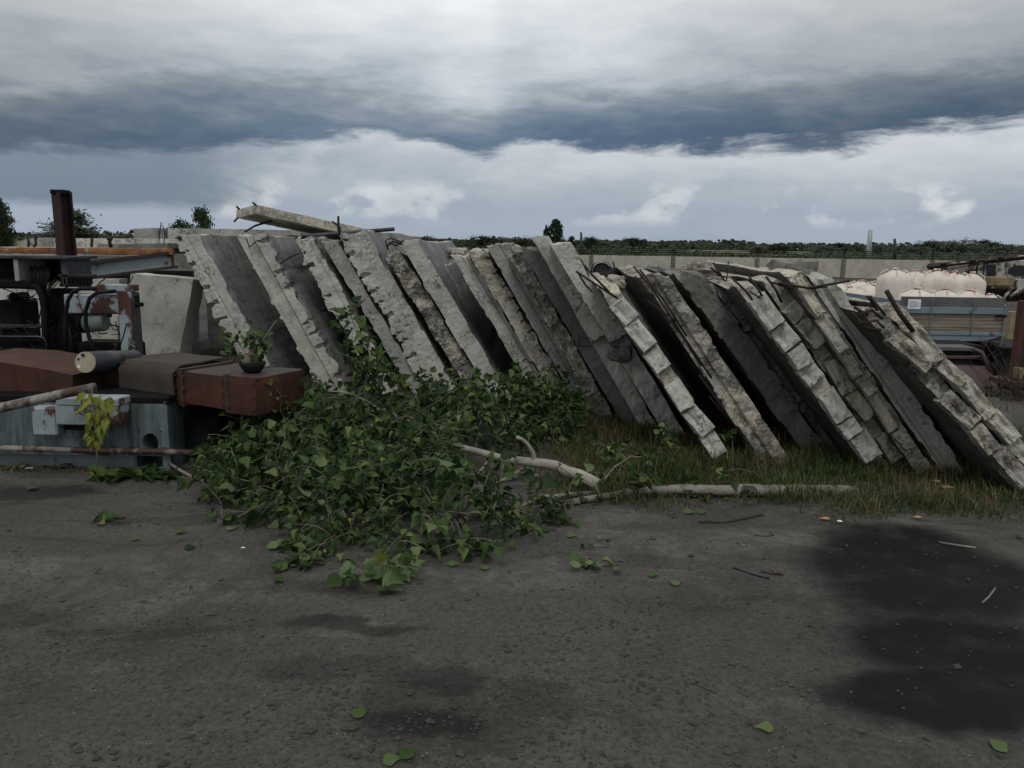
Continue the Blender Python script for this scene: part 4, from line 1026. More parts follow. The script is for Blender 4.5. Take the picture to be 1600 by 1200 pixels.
g = Geo(); g.tube([(-.36, -.36, .70), (-.30, -.33, .9), (-.16, -.2, .97), (-.1, -.1, .86)], .014, 5); loop_me = g.mesh('lifting_loop', mats=[M['bag']])
def bag(px, ptop, d, zbot, w, label):
    top = P(px, ptop, d); h = (top.z - zbot) / 1.0
    o = root('bulk_bag', Vector((top.x, d, zbot)), label, 'bag', 'white bulk bags piled by the trailer')
    w *= rr.uniform(.88, 1.06); h *= rr.uniform(.93, 1.0)
    S = Matrix.Translation((top.x, d, zbot)) @ Matrix.Rotation(rr.uniform(-.06, .06), 4, 'Y') @ Matrix.Rotation(rr.uniform(0, 6.28), 4, 'Z') @ Matrix.Diagonal((w, w, h, 1))
    inst('sack', rr.choice(BAG), S, o); inst('tie', tie_me, S, o)
    for k in range(4): inst('lifting_loop', loop_me, S @ Matrix.Rotation(k * math.pi / 2, 4, 'Z'), o)
for i, (px, pt) in enumerate(((1436, 446), (1478, 448), (1517, 450), (1549, 457))):
    bag(px, pt, 16.75 + .12 * (i % 2), P(1490, 529, dT).z + .01, .76 if i < 3 else .56, 'white bulk bag behind the tailgate, ' + ('first', 'second', 'third', 'last')[i] + ' from the left')
for i, px in enumerate((1296, 1331, 1366, 1399, 1432)):
    bag(px, 441 + (i % 2) * 2, 20.2 + .15 * (i % 3), -.35, .88, 'white bulk bag in the middle row above the rightmost slab, ' + ('first', 'second', 'third', 'fourth', 'fifth')[i] + ' from the left')
for i, px in enumerate((1310, 1345, 1380)):
    bag(px, 436, 22.0, -.35, .88, 'white bulk bag peeping over the middle row, ' + ('left', 'centre', 'right')[i] + ' of three')
for i, (px, pt) in enumerate(((1400, 418), (1431, 421), (1466, 417), (1494, 422), (1518, 424))):
    bag(px, pt, 19.3 + .25 * ((i * 2) % 3), .02 if i < 4 else .0, .80 if i < 4 else .68, 'white bulk bag on the top row, ' + ('first', 'second', 'third', 'fourth', 'last')[i] + ' from the left')
g = Geo(); g.box(7.0, 11.6, 18.95, 23.2, -1.5, -.352, .03); mk('loading_platform', g, M['dirty'], None, 'concrete platform under the white bulk bags', 'platform')
g = Geo(); g.box(P(1382, 450, 19.3).x, P(1545, 450, 19.3).x, 18.95, 20.1, -.35, .0, .02)
mk('pallet_stack', g, M['plank'], None, 'low stack of pallets under the top row of bulk bags', 'pallets')

dW = 24.0
wk = root('wrecked_truck', P(1560, 470, dW), 'rusted white cab wreck with a long dark boom behind the bags', 'wreck')
ob = loose_slab('cab', [P(1519, 452, dW), P(1640, 460, dW), P(1640, 407, dW), P(1600, 407, dW), P(1520, 412, dW)], (0, 1.9, 0), [M['wreck']], None, None, parent=wk)
wp = lambda n_, r_, m_: part(n_, r_, m_, wk, .01)
wp('window', [(1541, 413, 1557, 431, dW - .03, .02)], M['window']); wp('window', [(1534, 413, 1539, 445, dW - .03, .02)], M['window'])
g = Geo(); c = P(1592, 423, dW)
g.tube([c + Vector((0, -.04, 0)), c + Vector((0, .02, 0))], .2, 20); g.v = [(c.x + (p[0] - c.x) * 1.6, p[1], c.z + (p[2] - c.z) * .8) for p in g.v]; mk('window', g, M['window'], wk)
wp('seam', [(1525, 412, 1526.5, 448, dW - .03, .02)], M['dark']); wp('seam', [(1519, 428, 1538, 429.4, dW - .04, .02)], M['dark'])
wp('sill', [(1520, 440, 1555, 446, dW - .12, .1)], M['wreck']); wp('chassis', [(1500, 452, 1640, 470, dW - .1, 1.5)], M['dark'])
wp('mudguard', [(1586, 437, 1625, 452, dW - .3, .4)], M['wreck'])
A_ = P(1450, 417, dW - 1.2); B_ = P(1650, 396, dW - 1.2)
g = Geo(); g.tube([A_, B_], .085, 4, smooth=False); mk('boom', g, M['column'], wk)
A2 = P(1462, 421, dW - 1.2); B2 = P(1535, 410, dW - 1.2); g = Geo(); g.tube([A2, B2], .06, 4, smooth=False); mk('boom', g, M['wreck'], wk)
for i in range(9):
    x = 1470 + i * 15; g = Geo(); y_ = 416 - (x - 1450) * .105; g.tube([P(x, y_ - .5, dW - 1.3), P(x + 9, y_ - 1.6, dW - 1.3)], .022, 4); mk('lattice', g, M['wreck'] if i % 3 else M['dark'], wk)
for i in range(7):
    g = Geo(); x = 1572 + i * 5; g.tube([P(x - 4, 466 - i, dW - .9), P(x + 6 + rr.uniform(-3, 8), 448 + rr.uniform(-4, 6), dW - .9)], .035 if i % 2 else .05, 6); mk('scrap_bar', g, M['dark'] if i % 2 else M['wreck'], wk)
g = Geo(); pxbox(g, 1546, 433, 1585, 447, dW - 1.0, .5, .03); mk('wooden_box', g, M['crate'], None, 'ochre wooden box on the wreck', 'box')
# scrapped dark cab under the trailer
dC = 12.6
sc_ = root('scrap_cab', P(1515, 650, dC), 'maroon scrap cab with dark empty window openings below the trailer', 'wreck')
ob = loose_slab('hood', [P(1470, 640, dC), P(1580, 640, dC), P(1560, 607, dC), P(1546, 574, dC + .3), P(1484, 571, dC + .3), P(1470, 590, dC)], (0, 1.0, .0), [M['maroon']], None, None, parent=sc_)
part('window', [(1470, 562, 1540, 572, dC + .5, .05), (1470, 549, 1534, 556, dC + .6, .05)], M['window'], sc_)
part('frame_bar', [(1466, 557, 1536, 560.5, dC + .45, .1)], M['maroon'], sc_); part('frame_bar', [(1466, 543, 1524, 548, dC + .5, .4)], M['board'], sc_)
g = Geo(); g.tube([P(1520, 545, dC + .45), P(1534, 551, dC + .4), P(1547, 580, dC + .25)], .035, 6); mk('pillar', g, M['maroon'], sc_)
part('back_box', [(1440, 540, 1538, 640, dC + .9, .8)], M['dark'], sc_, .02); part('grille_gap', [(1541, 604, 1552, 608, dC - .05, .06)], M['dark'], sc_)
rp = root('rusty_machine', P(1595, 620, 11.5), 'red rusted upright machine part at the right edge', 'machine')
part('post', [(1590, 470, 1598, 600, 11.5, .12)], M['redpost'], rp); part('post', [(1604, 470, 1640, 600, 11.5, .3)], M['redpost'], rp); part('base', [(1582, 598, 1650, 606, 11.3, .6)], M['redpost'], rp); part('gear_box', [(1588, 575, 1601, 592, 11.4, .1)], M['crate'], rp)
part('back_plate', [(1560, 545, 1650, 632, 12.6, .3)], M['dark'], rp); part('green_panel', [(1575, 487, 1592, 530, 12.4, .1)], M['crate'], rp)
part('lower_tube', [(1555, 615, 1650, 632, 10.2, .3)], M['dark'], rp, .05)

# ------------------------------------------------------------------ poles and trees beyond the fence
g = Geo(); g.tube([P(1357, 408, 45), P(1360, 359, 45)], [.14, .11], 12); tag(mk('chimney_pipe', g, M['galv'], None, 'pale grey slightly leaning pipe rising above the fence', 'pipe'))
g = Geo(); g.tube([P(1355, 408, 44), P(1355.5, 376, 44)], .035, 6); g.box(P(1353, 389, 44).x, P(1358, 389, 44).x, 43.9, 44.0, P(1353, 391, 44).z, P(1353, 388, 44).z); mk('thin_pole', g, M['galv'], None, 'thin pole with crosspiece left of the pale grey pipe', 'pole')
g = Geo(); g.tube([P(1398, 408, 46), P(1398, 373, 46)], [.09, .075], 8); mk('dark_pole', g, M['darkbark'], None, 'short dark pole right of the pale grey pipe', 'pole')
g = Geo(); g.tube([P(908, 402, 48), P(908, 363, 48)], [.09, .06], 8); mk('dark_pole', g, M['darkbark'], None, 'dark pole beside the dark conifer', 'pole')

def rv3(q): return Vector((q.gauss(0, 1), q.gauss(0, 1), q.gauss(0, 1))).normalized()
def crown_mesh(seed, mat, kind, n=2600):
    r = random.Random(seed); g = Geo()
    clumps = []
    if kind == 'broad':
        for _ in range(44):
            a = r.uniform(0, 6.28); z = r.uniform(.08, .95); rad = (math.sin(math.pi * min(1, (z + .12) / 1.1)) ** .6) * .44 * r.uniform(.3, 1)
            clumps.append((rad * math.cos(a), rad * math.sin(a), z, r.uniform(.09, .18)))
    else:
        for i in range(46):
            z = .08 + .9 * (i / 46); rad = .5 * (1 - z) ** .75 * r.uniform(.4, 1) + .015; a = r.uniform(0, 6.28)
            clumps.append((rad * math.cos(a), rad * math.sin(a), z, .05 + .09 * (1 - z)))
    for _ in range(n):
        c = r.choice(clumps); q = Vector((r.gauss(0, 1), r.gauss(0, 1), r.gauss(0, .75))); q *= c[3] * .62
        p = Vector(c[:3]) + q; s = r.uniform(.016, .042)
        a = Vector((r.gauss(0, 1), r.gauss(0, 1), r.gauss(0, 1))).normalized(); e = a.orthogonal().normalized()
        g.add([p - a * s, p + e * s * .7, p + a * s, p - e * s * .7], [(0, 1, 2, 3)])
    return g.mesh('crown', mats=[mat])
def trunk_mesh(seed, kind):
    r = random.Random(seed); g = Geo()
    g.tube([(0, 0, -.05), (.01, .0, .25), (r.uniform(-.02, .02), r.uniform(-.02, .02), .6), (0, 0, .9)], [.028, .022, .014, .004], 7)
    if kind == 'broad':
        for _ in range(6):
            z = r.uniform(.2, .6); a = r.uniform(0, 6.28); g.tube([(0, 0, z), (.12 * math.cos(a), .12 * math.sin(a), z + .12), (.25 * math.cos(a), .25 * math.sin(a), z + .22)], [.011, .007, .003], 5)
    return g.mesh('trunk', mats=[M['darkbark']])
CR = {'b': [(crown_mesh(20 + s, M['tree1'], 'broad'), trunk_mesh(s, 'broad')) for s in range(3)], 'y': [(crown_mesh(40 + s, M['tree3'], 'broad'), trunk_mesh(s + 9, 'broad')) for s in range(2)], 'c': [(crown_mesh(60 + s, M['tree2'], 'conifer', 4200), trunk_mesh(s + 20, 'conifer')) for s in range(2)]}
CR['d'] = [(crown_mesh(80 + s, M['tree1'], 'broad', 6500), trunk_mesh(s + 30, 'broad')) for s in range(2)]
ntree = 0
def tree(px, ptop, wpx, D, kind, label, zb=.3):
    global ntree
    c = P(px, ptop, D); h = c.z - zb; w_ = wpx * D / FPX
    nm = {'d': 'broadleaf_tree', 'b': 'broadleaf_tree', 'y': 'broadleaf_tree', 'c': 'conifer_tree'}[kind]
    o = root(nm, Vector((c.x, D, zb)), label, 'tree', 'trees beyond the fence')
    cm, tm = CR[kind][ntree % len(CR[kind])]; ntree += 1
    S = Matrix.Translation((c.x, D, zb)) @ Matrix.Rotation(ntree * 2.4, 4, 'Z') @ Matrix.Diagonal((w_, w_, h, 1))
    inst('crown', cm, S, o); inst('trunk', tm, S, o)
tree(868, 343, 46, 130, 'c', 'dark conifer standing tallest above the pale slab tops')
tree(853, 352, 16, 135, 'c', 'slim dark conifer tight against the left of the tallest one')
tree(893, 369, 30, 140, 'c', 'low dark conifer to the right of the tallest conifer')
for i, (x, t, w_, k) in enumerate([(920, 371, 34, 'b'), (943, 377, 30, 'y'), (966, 379, 34, 'b'), (988, 372, 36, 'b'), (1012, 380, 34, 'b'), (1036, 379, 32, 'b'), (1052, 382, 26, 'y')]):
    tree(x, t, w_ * 1.45, 120 + 7 * i, k, ('round green tree right of the dark pole', 'small olive tree right of the round green one', 'low bushy tree left of the taller green one', 'taller green tree in the row left of the fence post', 'low dark tree right of the taller green one', 'low dark tree near the end of the row', 'last small tree of the row above the fence')[i])
for i, (x, t, w_, k) in enumerate([(1186, 384, 34, 'y'), (1216, 383, 32, 'b'), (1292, 384, 40, 'b'), (1309, 380, 38, 'b'), (1332, 385, 32, 'b'), (1377, 382, 30, 'b'), (1412, 386, 36, 'y')]):
    tree(x, t, w_ * 1.45, 170 + 6 * i, k, ('small olive bush far beyond the fence left of the green one', 'small green bush far beyond the fence', 'low tree left of the peaked tree', 'peaked green tree left of the pale grey pipe', 'low tree between peaked tree and pale grey pipe', 'bushy tree between pale pipe and dark pole', 'low olive tree right of the short dark pole')[i])
for i, (x, t, w_, k) in enumerate([(1436, 385, 40, 'b'), (1455, 377, 50, 'b'), (1480, 378, 46, 'b'), (1504, 374, 56, 'b'), (1532, 376, 50, 'b'), (1557, 380, 46, 'b'), (1580, 382, 40, 'b'), (1603, 388, 44, 'y')]):
    tree(x, t, w_ * 1.4, 150 + 5 * (i % 3), k, 'dark green tree in the big clump above the wreck, ' + ('first', 'second', 'third', 'fourth', 'fifth', 'sixth', 'seventh', 'last')[i] + ' from the left')
for i, (x, t, w_, k) in enumerate([(664, 370, 34, 'y'), (690, 374, 40, 'b'), (752, 369, 44, 'b'), (782, 371, 36, 'y'), (812, 370, 36, 'b'), (832, 374, 30, 'b')]):
    tree(x, t, w_ * 1.45, 130 + 6 * i, k, ('olive tree top just right of the wide smooth slab', 'green tree top above the wide smooth slab', 'wide green tree top above the crumbled crest', 'olive tree top left of the pale slabs', 'green tree top behind the rough lump', 'small tree top touching the pale slabs')[i])
tree(112, 331, 84, 95, 'd', 'spreading green tree behind the dark upright beam')
tree(-4, 316, 40, 70, 'd', 'dark tree cut off by the left edge')
tree(313, 329, 40, 60, 'd', 'small dense green shrub top above the grey slab'); tree(282, 345, 44, 62, 'b', 'sparse low shrub left of the dense green one')
# scrub just beyond the fence
g = Geo(); r_ = random.Random(5)
for i in range(15000):
    D = r_.uniform(48, 100); px_ = r_.uniform(560, 1700); c = P(px_, 392, D)
    lim = .55 + .55 * max(0, nz(c.x * .12, D * .05, 3) + .25) + (.35 if px_ < 1060 or px_ > 1280 else 0)
    z = .3 + lim * r_.random() ** .7; s = r_.uniform(.06, .2)
    a = rv3(r_); e = a.orthogonal().normalized(); p = Vector((c.x, D, z)); g.add([p - a * s, p + e * s * .7, p + a * s, p - e * s * .7], [(0, 1, 2, 3)])
tag(mk('roadside_scrub', g, M['tree1'], None, 'low dark scrub growing just beyond the fence', 'scrub'), kind='stuff')
# far wood as one mass
g = Geo(); r_ = random.Random(77)
for i in range(9000):
    D = r_.uniform(330, 520); x = r_.uniform(-.85, .85) * D; 
    hh = (3.0 + 3.6 * max(0, nz(x * .01, 3)) + 2.0 * max(0, nz(x * .05, 8)))
    z = .3 + r_.random() ** .8 * hh; s = r_.uniform(.5, 1.3)
    g.add([(x - s, D, z - s * .5), (x + s, D + r_.uniform(-1, 1), z - s * .4), (x + s * .6, D, z + s * .6), (x - s * .5, D + 1, z + s * .7)], [(0, 1, 2, 3)])
tag(mk('far_woodland', g, M['tree1'], None, 'dark line of far woodland along the horizon', 'woodland'), kind='stuff')

# ------------------------------------------------------------------ leaves
LV = [(0, 0, 0), (-.27, .10, .05), (-.44, .32, .09), (-.20, .68, .04), (0, 1.05, -.12), (.20, .68, .04), (.44, .32, .09), (.27, .10, .05), (0, .42, -.02)]
LF = [(0, 8, 2, 1), (8, 4, 3, 2), (0, 7, 6, 8), (8, 6, 5, 4)]
LONG = [(0, 0, 0), (-.09, .15, .03), (-.16, .42, .05), (-.11, .74, .03), (0, 1, -.16), (.11, .74, .03), (.16, .42, .05), (.09, .15, .03), (0, .45, -.01)]
def leaf_matrix(p, direc, nrm, size, r):
    d = direc.normalized(); n = nrm - d * nrm.dot(d)
    if n.length < 1e-4: n = d.orthogonal()
    n.normalize(); x = d.cross(n)
    m = Matrix((x * size, d * size, n * size)).transposed().to_4x4(); m.translation = p
    return m
def put_leaf(g, m, shape=LV, bend=0.0):
    g.add([m @ Vector((a, b, c + bend * b * b)) for a, b, c in shape], LF, 0, True)
def one_leaf_mesh(name, mat, shape=LV, bend=0.0):
    g = Geo(); put_leaf(g, Matrix.Identity(4), shape, bend); return g.mesh(name, mats=[mat])
LVA = [(x * (1.15 if x > 0 else .8) + .10 * y * y, y, z * 2.2) for x, y, z in LV]
LVB = [(x * .8 - .06 * y, y, z * 3.2 + .10 * abs(x)) for x, y, z in LV]
LEAFME = [one_leaf_mesh('leaf', M['leaf'], sh_, b) for sh_, b in ((LV, 0), (LVA, .25), (LVB, -.35), (LV, -.2), (LVA, -.4), (LVB, .15))]
LEAFPALE = one_leaf_mesh('leaf', M['leafpale'], LV, .05)
def rv(r, s=1.0): return Vector((r.gauss(0, s), r.gauss(0, s), r.gauss(0, s)))

# ------------------------------------------------------------------ fallen tree
ft = root('fallen_tree', G(935, 768), 'freshly felled leafy poplar lying in a heap before the slabs', 'tree')
r = random.Random(12)
lg = [G(1335, 770, .01), G(1240, 766, .045), G(1180, 766, .06), G(1100, 765, .055), G(1030, 766, .05), G(985, 768, .045), G(940, 776, .03), G(880, 788, .03)]
g = Geo(); pts = []; rad = []
for i in range(len(lg) - 1):
    for s in (0, .25, .5, .75):
        q = lg[i].lerp(lg[i + 1], s); q.z += .008 * nz(i + s, 3); q.y += .02 * nz(i * 1.3 + s, 8); pts.append(q); rad.append((.046 - .028 * (i + s) / 7) * (1 + .22 * nz((i + s) * 2.1, 5)))
g.tube(pts, rad, 12); mk('trunk', g, M['bark'], ft)
BR = [([(936, 758, 5.0), (905, 742, 5.08), (868, 729, 5.2), (830, 722, 5.3), (790, 718, 5.42), (745, 706, 5.55), (690, 690, 5.7), (640, 660, 5.8), (600, 640, 5.9)], .044, .014, 'limb'),
      ([(835, 724, 5.3), (832, 706, 5.28), (822, 692, 5.25), (808, 683, 5.2)], .017, .012, 'limb'),
      ([(770, 714, 5.45), (748, 738, 5.3), (728, 765, 5.15), (721, 795, 5.05)], .012, .005, 'bark'),
      ([(815, 733, 5.3), (780, 752, 5.2), (752, 768, 5.1), (725, 790, 5.0)], .013, .006, 'twig'),
      ([(843, 744, 5.1), (810, 745, 5.08), (780, 753, 5.05)], .009, .005, 'bark'),
      ([(930, 770, 4.95), (890, 772, 4.9), (845, 776, 4.85), (822, 790, 4.75), (795, 797, 4.7)], .017, .009, 'bark'),
      ([(725, 702, 5.6), (690, 708, 5.5), (650, 722, 5.4), (605, 728, 5.35), (575, 740, 5.3)], .017, .007, 'bark'),
      ([(720, 704, 5.6), (690, 694, 5.62), (665, 686, 5.6)], .014, .006, 'bark'),
      ([(607, 658, 5.5), (595, 642, 5.48), (572, 626, 5.45), (540, 613, 5.4), (515, 612, 5.4)], .012, .005, 'bark'),
      ([(600, 672, 5.45), (570, 667, 5.4), (545, 672, 5.35), (518, 690, 5.3), (490, 712, 5.2)], .012, .005, 'twig'),
      ([(630, 680, 5.5), (600, 695, 5.3), (578, 708, 5.2), (562, 740, 5.0), (563, 755, 4.95)], .012, .005, 'bark'),
      ([(560, 660, 5.6), (575, 640, 5.7), (570, 600, 5.8), (575, 560, 5.85), (570, 510, 5.9)], .008, .004, 'twig'),
      ([(700, 845, 4.4), (670, 852, 4.35), (640, 858, 4.3)], .006, .004, 'bark'),
      ([(690, 820, 4.5), (680, 845, 4.35), (655, 855, 4.3)], .006, .004, 'twig'),
      ([(935, 757, 5.0), (960, 730, 5.2), (985, 714, 5.3), (1010, 711, 5.35)], .008, .003, 'twig'),
      ([(930, 762, 4.95), (925, 760, 4.93), (890, 738, 4.98), (875, 729, 5.1)], .007, .003, 'twig'),
      ([(600, 800, 4.6), (560, 790, 4.6), (520, 800, 4.6), (480, 812, 4.6)], .008, .003, 'twig')]
for pts, r0, r1, mm_ in BR:
    ps = [P(*q) for q in pts]; n = len(ps); g = Geo()
    fine = []
    for i in range(n - 1):
        for s in (0, .5): q = ps[i].lerp(ps[i + 1], s); fine.append(q + rv(r, .004))
    fine.append(ps[-1])
    g.tube(fine, [r0 + (r1 - r0) * i / (len(fine) - 1) for i in range(len(fine))], 8 if r0 > .01 else 6); mk('branch', g, M[mm_], ft)
LOBES = [(560, 735, .85, .62, .50), (460, 745, .45, .40, .34), (470, 700, .25, .3, .34), (620, 815, .62, .36, .34), (500, 800, .5, .3, .28), (720, 770, .62, .42, .30), (690, 690, .75, .5, .50), (800, 672, .60, .5, .48), (870, 668, .26, .35, .38),
         (385, 788, .28, .18, .16), (345, 806, .16, .09, .06), (660, 770, .5, .3, .3), (430, 774, .3, .2, .22), (590, 868, .33, .15, .15), (560, 845, .4, .2, .2), (690, 845, .36, .15, .18), (775, 812, .34, .18, .16), (850, 795, .3, .14, .12), (905, 782, .22, .12, .12), (1030, 722, .36, .26, .20), (960, 735, .22, .2, .14), (350, 795, .12, .08, .05), (1085, 760, .16, .1, .10), (1020, 766, .24, .08, .10), (1185, 755, .10, .08, .05), (455, 868, .18, .1, .05)]
LB = [(G(px, py), a, b_, h * .9) for px, py, a, b_, h in LOBES]
area = [a * b_ * (h + .16) for _, a, b_, h in LB]
def hmap(x, y):
    best = 0.
    for c, a, b_, h in LB:
        q = ((x - c.x) / a) ** 2 + ((y - c.y) / b_) ** 2
        if q < 1: best = max(best, h * math.sqrt(1 - q))
    return best
allL = []; twigs = []
def cluster(p, dirv, n, sz, pale=False, spread=.10):
    """leaves along one twig"""
    L_ = n * .028; q = p.copy(); d = dirv.normalized(); tp_ = [q.copy()]
    for i in range(n):
        d = (d + rv(r, .16) + Vector((0, 0, -.07))).normalized(); q = q + d * (L_ / n); 
        if q.z < .012: q.z = .012; d.z = abs(d.z) * .2
        if i % 2: tp_.append(q.copy())
        side = rv(r, 1); side = (side - d * side.dot(d)).normalized()
        ld = (d * .5 + side * .9 + Vector((0, 0, -.45))).normalized()
        lp = q + side * r.uniform(.01, .04)
        if lp.z < .02: lp.z = .02; ld.z = abs(ld.z) * .15
        nrm = Vector((0, -.45, .75)) + rv(r, .75)
        if q.z < .05: nrm = Vector((0, 0, 1)) + rv(r, .25); ld.z *= .3
        allL.append((lp, ld, nrm, sz * r.uniform(.5, 1.42), pale))
    if len(tp_) > 1: twigs.append(tp_)
for _ in range(900):
    c, a, b_, h = r.choices(LB, area)[0]
    th = r.uniform(0, 6.283); k = math.sqrt(r.random()) * .97
    x, y = c.x + a * k * math.cos(th), c.y + b_ * k * math.sin(th)
    hm = hmap(x, y); f = r.random()
    qx, qy = proj((x, y, hm * .8))
    if 690 < qx < 945 and 668 < qy < 768 and y < 6.1 and r.random() < .93: continue
    z = hm * (1.02 - .6 * f * f * f) if r.random() < .72 else hm * r.uniform(.1, .8)
    out = Vector((x - c.x, (y - c.y) - .22, .18 + .1 * r.random()))
    cluster(Vector((x, y, max(.02, z))), out + rv(r, .25), r.randint(6, 13), .060, pale=r.random() < .10 + .25 * (c.y < 4.4))
for i in range(24):                        # upright shoot before the slabs
    s = i / 23; q = P(566 + 12 * math.sin(s * 5), 610 - 110 * s, 5.65 + .15 * s)
    cluster(q, Vector((r.uniform(-1, 1), r.uniform(-1, .3), .5)), r.randint(3, 6), .072)
for i in range(10):
    q = P(r.uniform(540, 625), r.uniform(560, 600), 5.6); cluster(q, Vector((r.uniform(-1, 1), -.4, .3)), r.randint(4, 7), .07)
for i in range(15):                        # yellowish bunch at the very front and pale tips
    q = G(r.uniform(548, 632), r.uniform(868, 896), .03 + .05 * r.random()); cluster(q, Vector((r.uniform(-1, 1), -.6, .2)), r.randint(3, 6), .078, True)
allL.sort(key=lambda t: (t[0] - CAM).length - 1.6 * t[0].z)
g = Geo(); gp = Geo(); gyw = Geo(); nind = 0
for i, (p, d, n, s, pale) in enumerate(allL):
    m = leaf_matrix(p, d, n, s, r)
    if nind < 300 and (p - CAM).length < 5.6 and r.random() < .6:
        inst('leaf', LEAFPALE if pale else r.choice(LEAFME), m, ft); nind += 1
    else: put_leaf(gyw if r.random() < .008 else (gp if pale else g), m, r.choice((LV, LVA, LVB)), r.choice((0, .2, -.2, -.4)))
tag(mk('foliage', g, M['leaf'], ft), kind='stuff'); tag(mk('pale_foliage', gp, M['leafpale'], ft), kind='stuff'); tag(mk('yellow_foliage', gyw, M['leafyel'], ft), kind='stuff')
g = Geo()
for t in twigs: g.tube(t, .0021, 4, caps=False)
tag(mk('twigs', g, M['twig'], ft), kind='stuff')

# ------------------------------------------------------------------ potted shrub, sapling, weeds by the machine
pc = Vector((-1.78, 5.42, .71))
pp = root('potted_shrub', pc, 'small leafy shrub in a dark bowl on the end of the red beam', 'plant')
g = Geo(); g.tube([pc + Vector((0, 0, .0)), pc + Vector((0, 0, .012)), pc + Vector((0, 0, .05)), pc + Vector((0, 0, .072)), pc + Vector((0, 0, .074)), pc + Vector((0, 0, .055))], [.05, .062, .085, .09, .078, .07], 18, caps=True); mk('bowl', g, M['rubber'], pp)
g = Geo(); g.tube([pc + Vector((-.05, -.02, .06)), pc + Vector((0, 0, .10)), pc + Vector((.04, .02, .06))], [.04, .06, .03], 8); mk('dead_litter', g, M['twig'], pp)
g = Geo(); gl = Geo()
for i in range(9):
    tip = pc + Vector((r.uniform(-.28, .10), r.uniform(-.1, .1), r.uniform(.10, .34))); mid = pc.lerp(tip, .5) + Vector((0, 0, .06)); g.tube([pc + Vector((0, 0, .06)), mid, tip], [.005, .004, .002], 5, caps=False)
    for k in range(11):
        q = mid.lerp(tip, r.random()) + rv(r, .032); put_leaf(gl, leaf_matrix(q, rv(r, .6) + Vector((0, -.2, -.5)), Vector((0, -.7, .6)) + rv(r, .5), r.uniform(.035, .062), r))
g.tube([pc + Vector((0, 0, .06)), pc + Vector((.06, 0, .2)), pc + Vector((.17, .02, .36))], [.005, .004, .003], 5)
mk('stem', g, M['twig'], pp); tag(mk('foliage', gl, M['leaf'], pp), kind='stuff')

sc0 = G(152, 756); sp_ = root('sapling', sc0, 'thin yellowing sapling in front of the pale blue machine bed', 'plant')
top = P(143, 608, sc0.y - .05); g = Geo(); g.tube([sc0 - Vector((0, 0, .02)), P(151, 690, sc0.y), P(148, 650, sc0.y), top], [.006, .005, .004, .003], 6); mk('stem', g, M['twig'], sp_)
gl = Geo(); gy = Geo()
for i in range(60):
    s = r.random(); q = P(148 + r.uniform(-22, 26) * (.5 + .5 * s), 690 - 80 * s, sc0.y + r.uniform(-.07, .07)); d = Vector((q.x - top.x, r.uniform(-.1, .05), -.10 - .1 * r.random())) + rv(r, .03)
    put_leaf(gy, leaf_matrix(q, d, Vector((0, -.8, .5)) + rv(r, .4), r.uniform(.055, .10), r), [(a * .62, b, c) for a, b, c in LV], -.12)
tag(mk('foliage', gy, M['leafyel'], sp_), kind='stuff')

def weed(px, py, n, size, spread, label, mat='leaf', up=.35, shape=LONG, cat='weed'):
    c = G(px, py); c.z = H(c.x, c.y); gl = Geo()
    for i in range(n):
        a = r.uniform(0, 6.28); d = Vector((math.cos(a), math.sin(a), up * r.uniform(.4, 1.8)))
        p = c + Vector((r.uniform(-1, 1) * spread, r.uniform(-.5, .5) * spread * .6, .005)); put_leaf(gl, leaf_matrix(p, d, Vector((0, 0, 1)) + rv(r, .25), size * r.uniform(.6, 1.15), r), shape, -.35)
    mk('weed', gl, M[mat], None, label, cat)
weed(185, 746, 26, .17, .11, 'left tuft of dock leaves at the foot of the machine bed'); weed(232, 746, 30, .2, .10, 'right tuft of dock leaves below the round hole')
weed(145, 740, 14, .09, .05, 'small leafy weed at the foot of the sapling', 'leafyel'); weed(30, 735, 12, .08, .06, 'low weed at the left edge below the machine bed', 'dry')
c = G(32, 724); g = Geo(); gl = Geo(); wk2 = root('weed', c, 'tall spindly weed before the pale blue bed near the left edge', 'weed')
for i in range(4):
    tp_ = P(22 + 9 * i, 660 + 9 * (i % 2), c.y - .02); base_ = c + Vector((.02 * i - .03, 0, 0)); g.tube([base_, base_.lerp(tp_, .5) + Vector((.01, 0, .01)), tp_], .003, 5)
    for k in range(16): q = base_.lerp(tp_, .2 + .8 * r.random()); put_leaf(gl, leaf_matrix(q, Vector((r.choice((-1, 1)), r.uniform(-.5, .5), .2)), Vector((0, -.6, .7)), r.uniform(.02, .04), r), LONG)
mk('stem', g, M['leaf'], wk2); tag(mk('foliage', gl, M['leaf'], wk2), kind='stuff')
# dead shrub behind the right end
c = P(1580, 660, 8.6); c.z = H(c.x, c.y); g = Geo()
for i in range(40):
    tip = c + Vector((r.uniform(-.5, .4), r.uniform(-.2, .2), r.uniform(.2, .75))); b0 = c + Vector((r.uniform(-.15, .15), 0, 0)); mid = b0.lerp(tip, .5) + rv(r, .03); g.tube([b0, mid, tip], [.005, .004, .002], 4, caps=False)
    for k in range(3): e_ = mid.lerp(tip, r.random()); g.tube([e_, e_ + Vector((r.uniform(-.1, .1), 0, r.uniform(.02, .12)))], .002, 4, caps=False)
mk('dead_shrub', g, M['darkbark'], None, 'brown leafless shrub behind the right end of the slabs', 'shrub')
c = G(1262, 690); g = Geo()
for i in range(16):
    tip = c + Vector((r.uniform(-.12, .18), r.uniform(-.1, .1), r.uniform(.1, .42))); g.tube([c + Vector((r.uniform(-.05, .2), 0, -.01)), c.lerp(tip, .5) + rv(r, .02), tip], [.004, .003, .002], 4, caps=False)
mk('dead_shrub', g, M['twig'], None, 'dry weed stalks in the dark gap under the middle slabs', 'shrub')

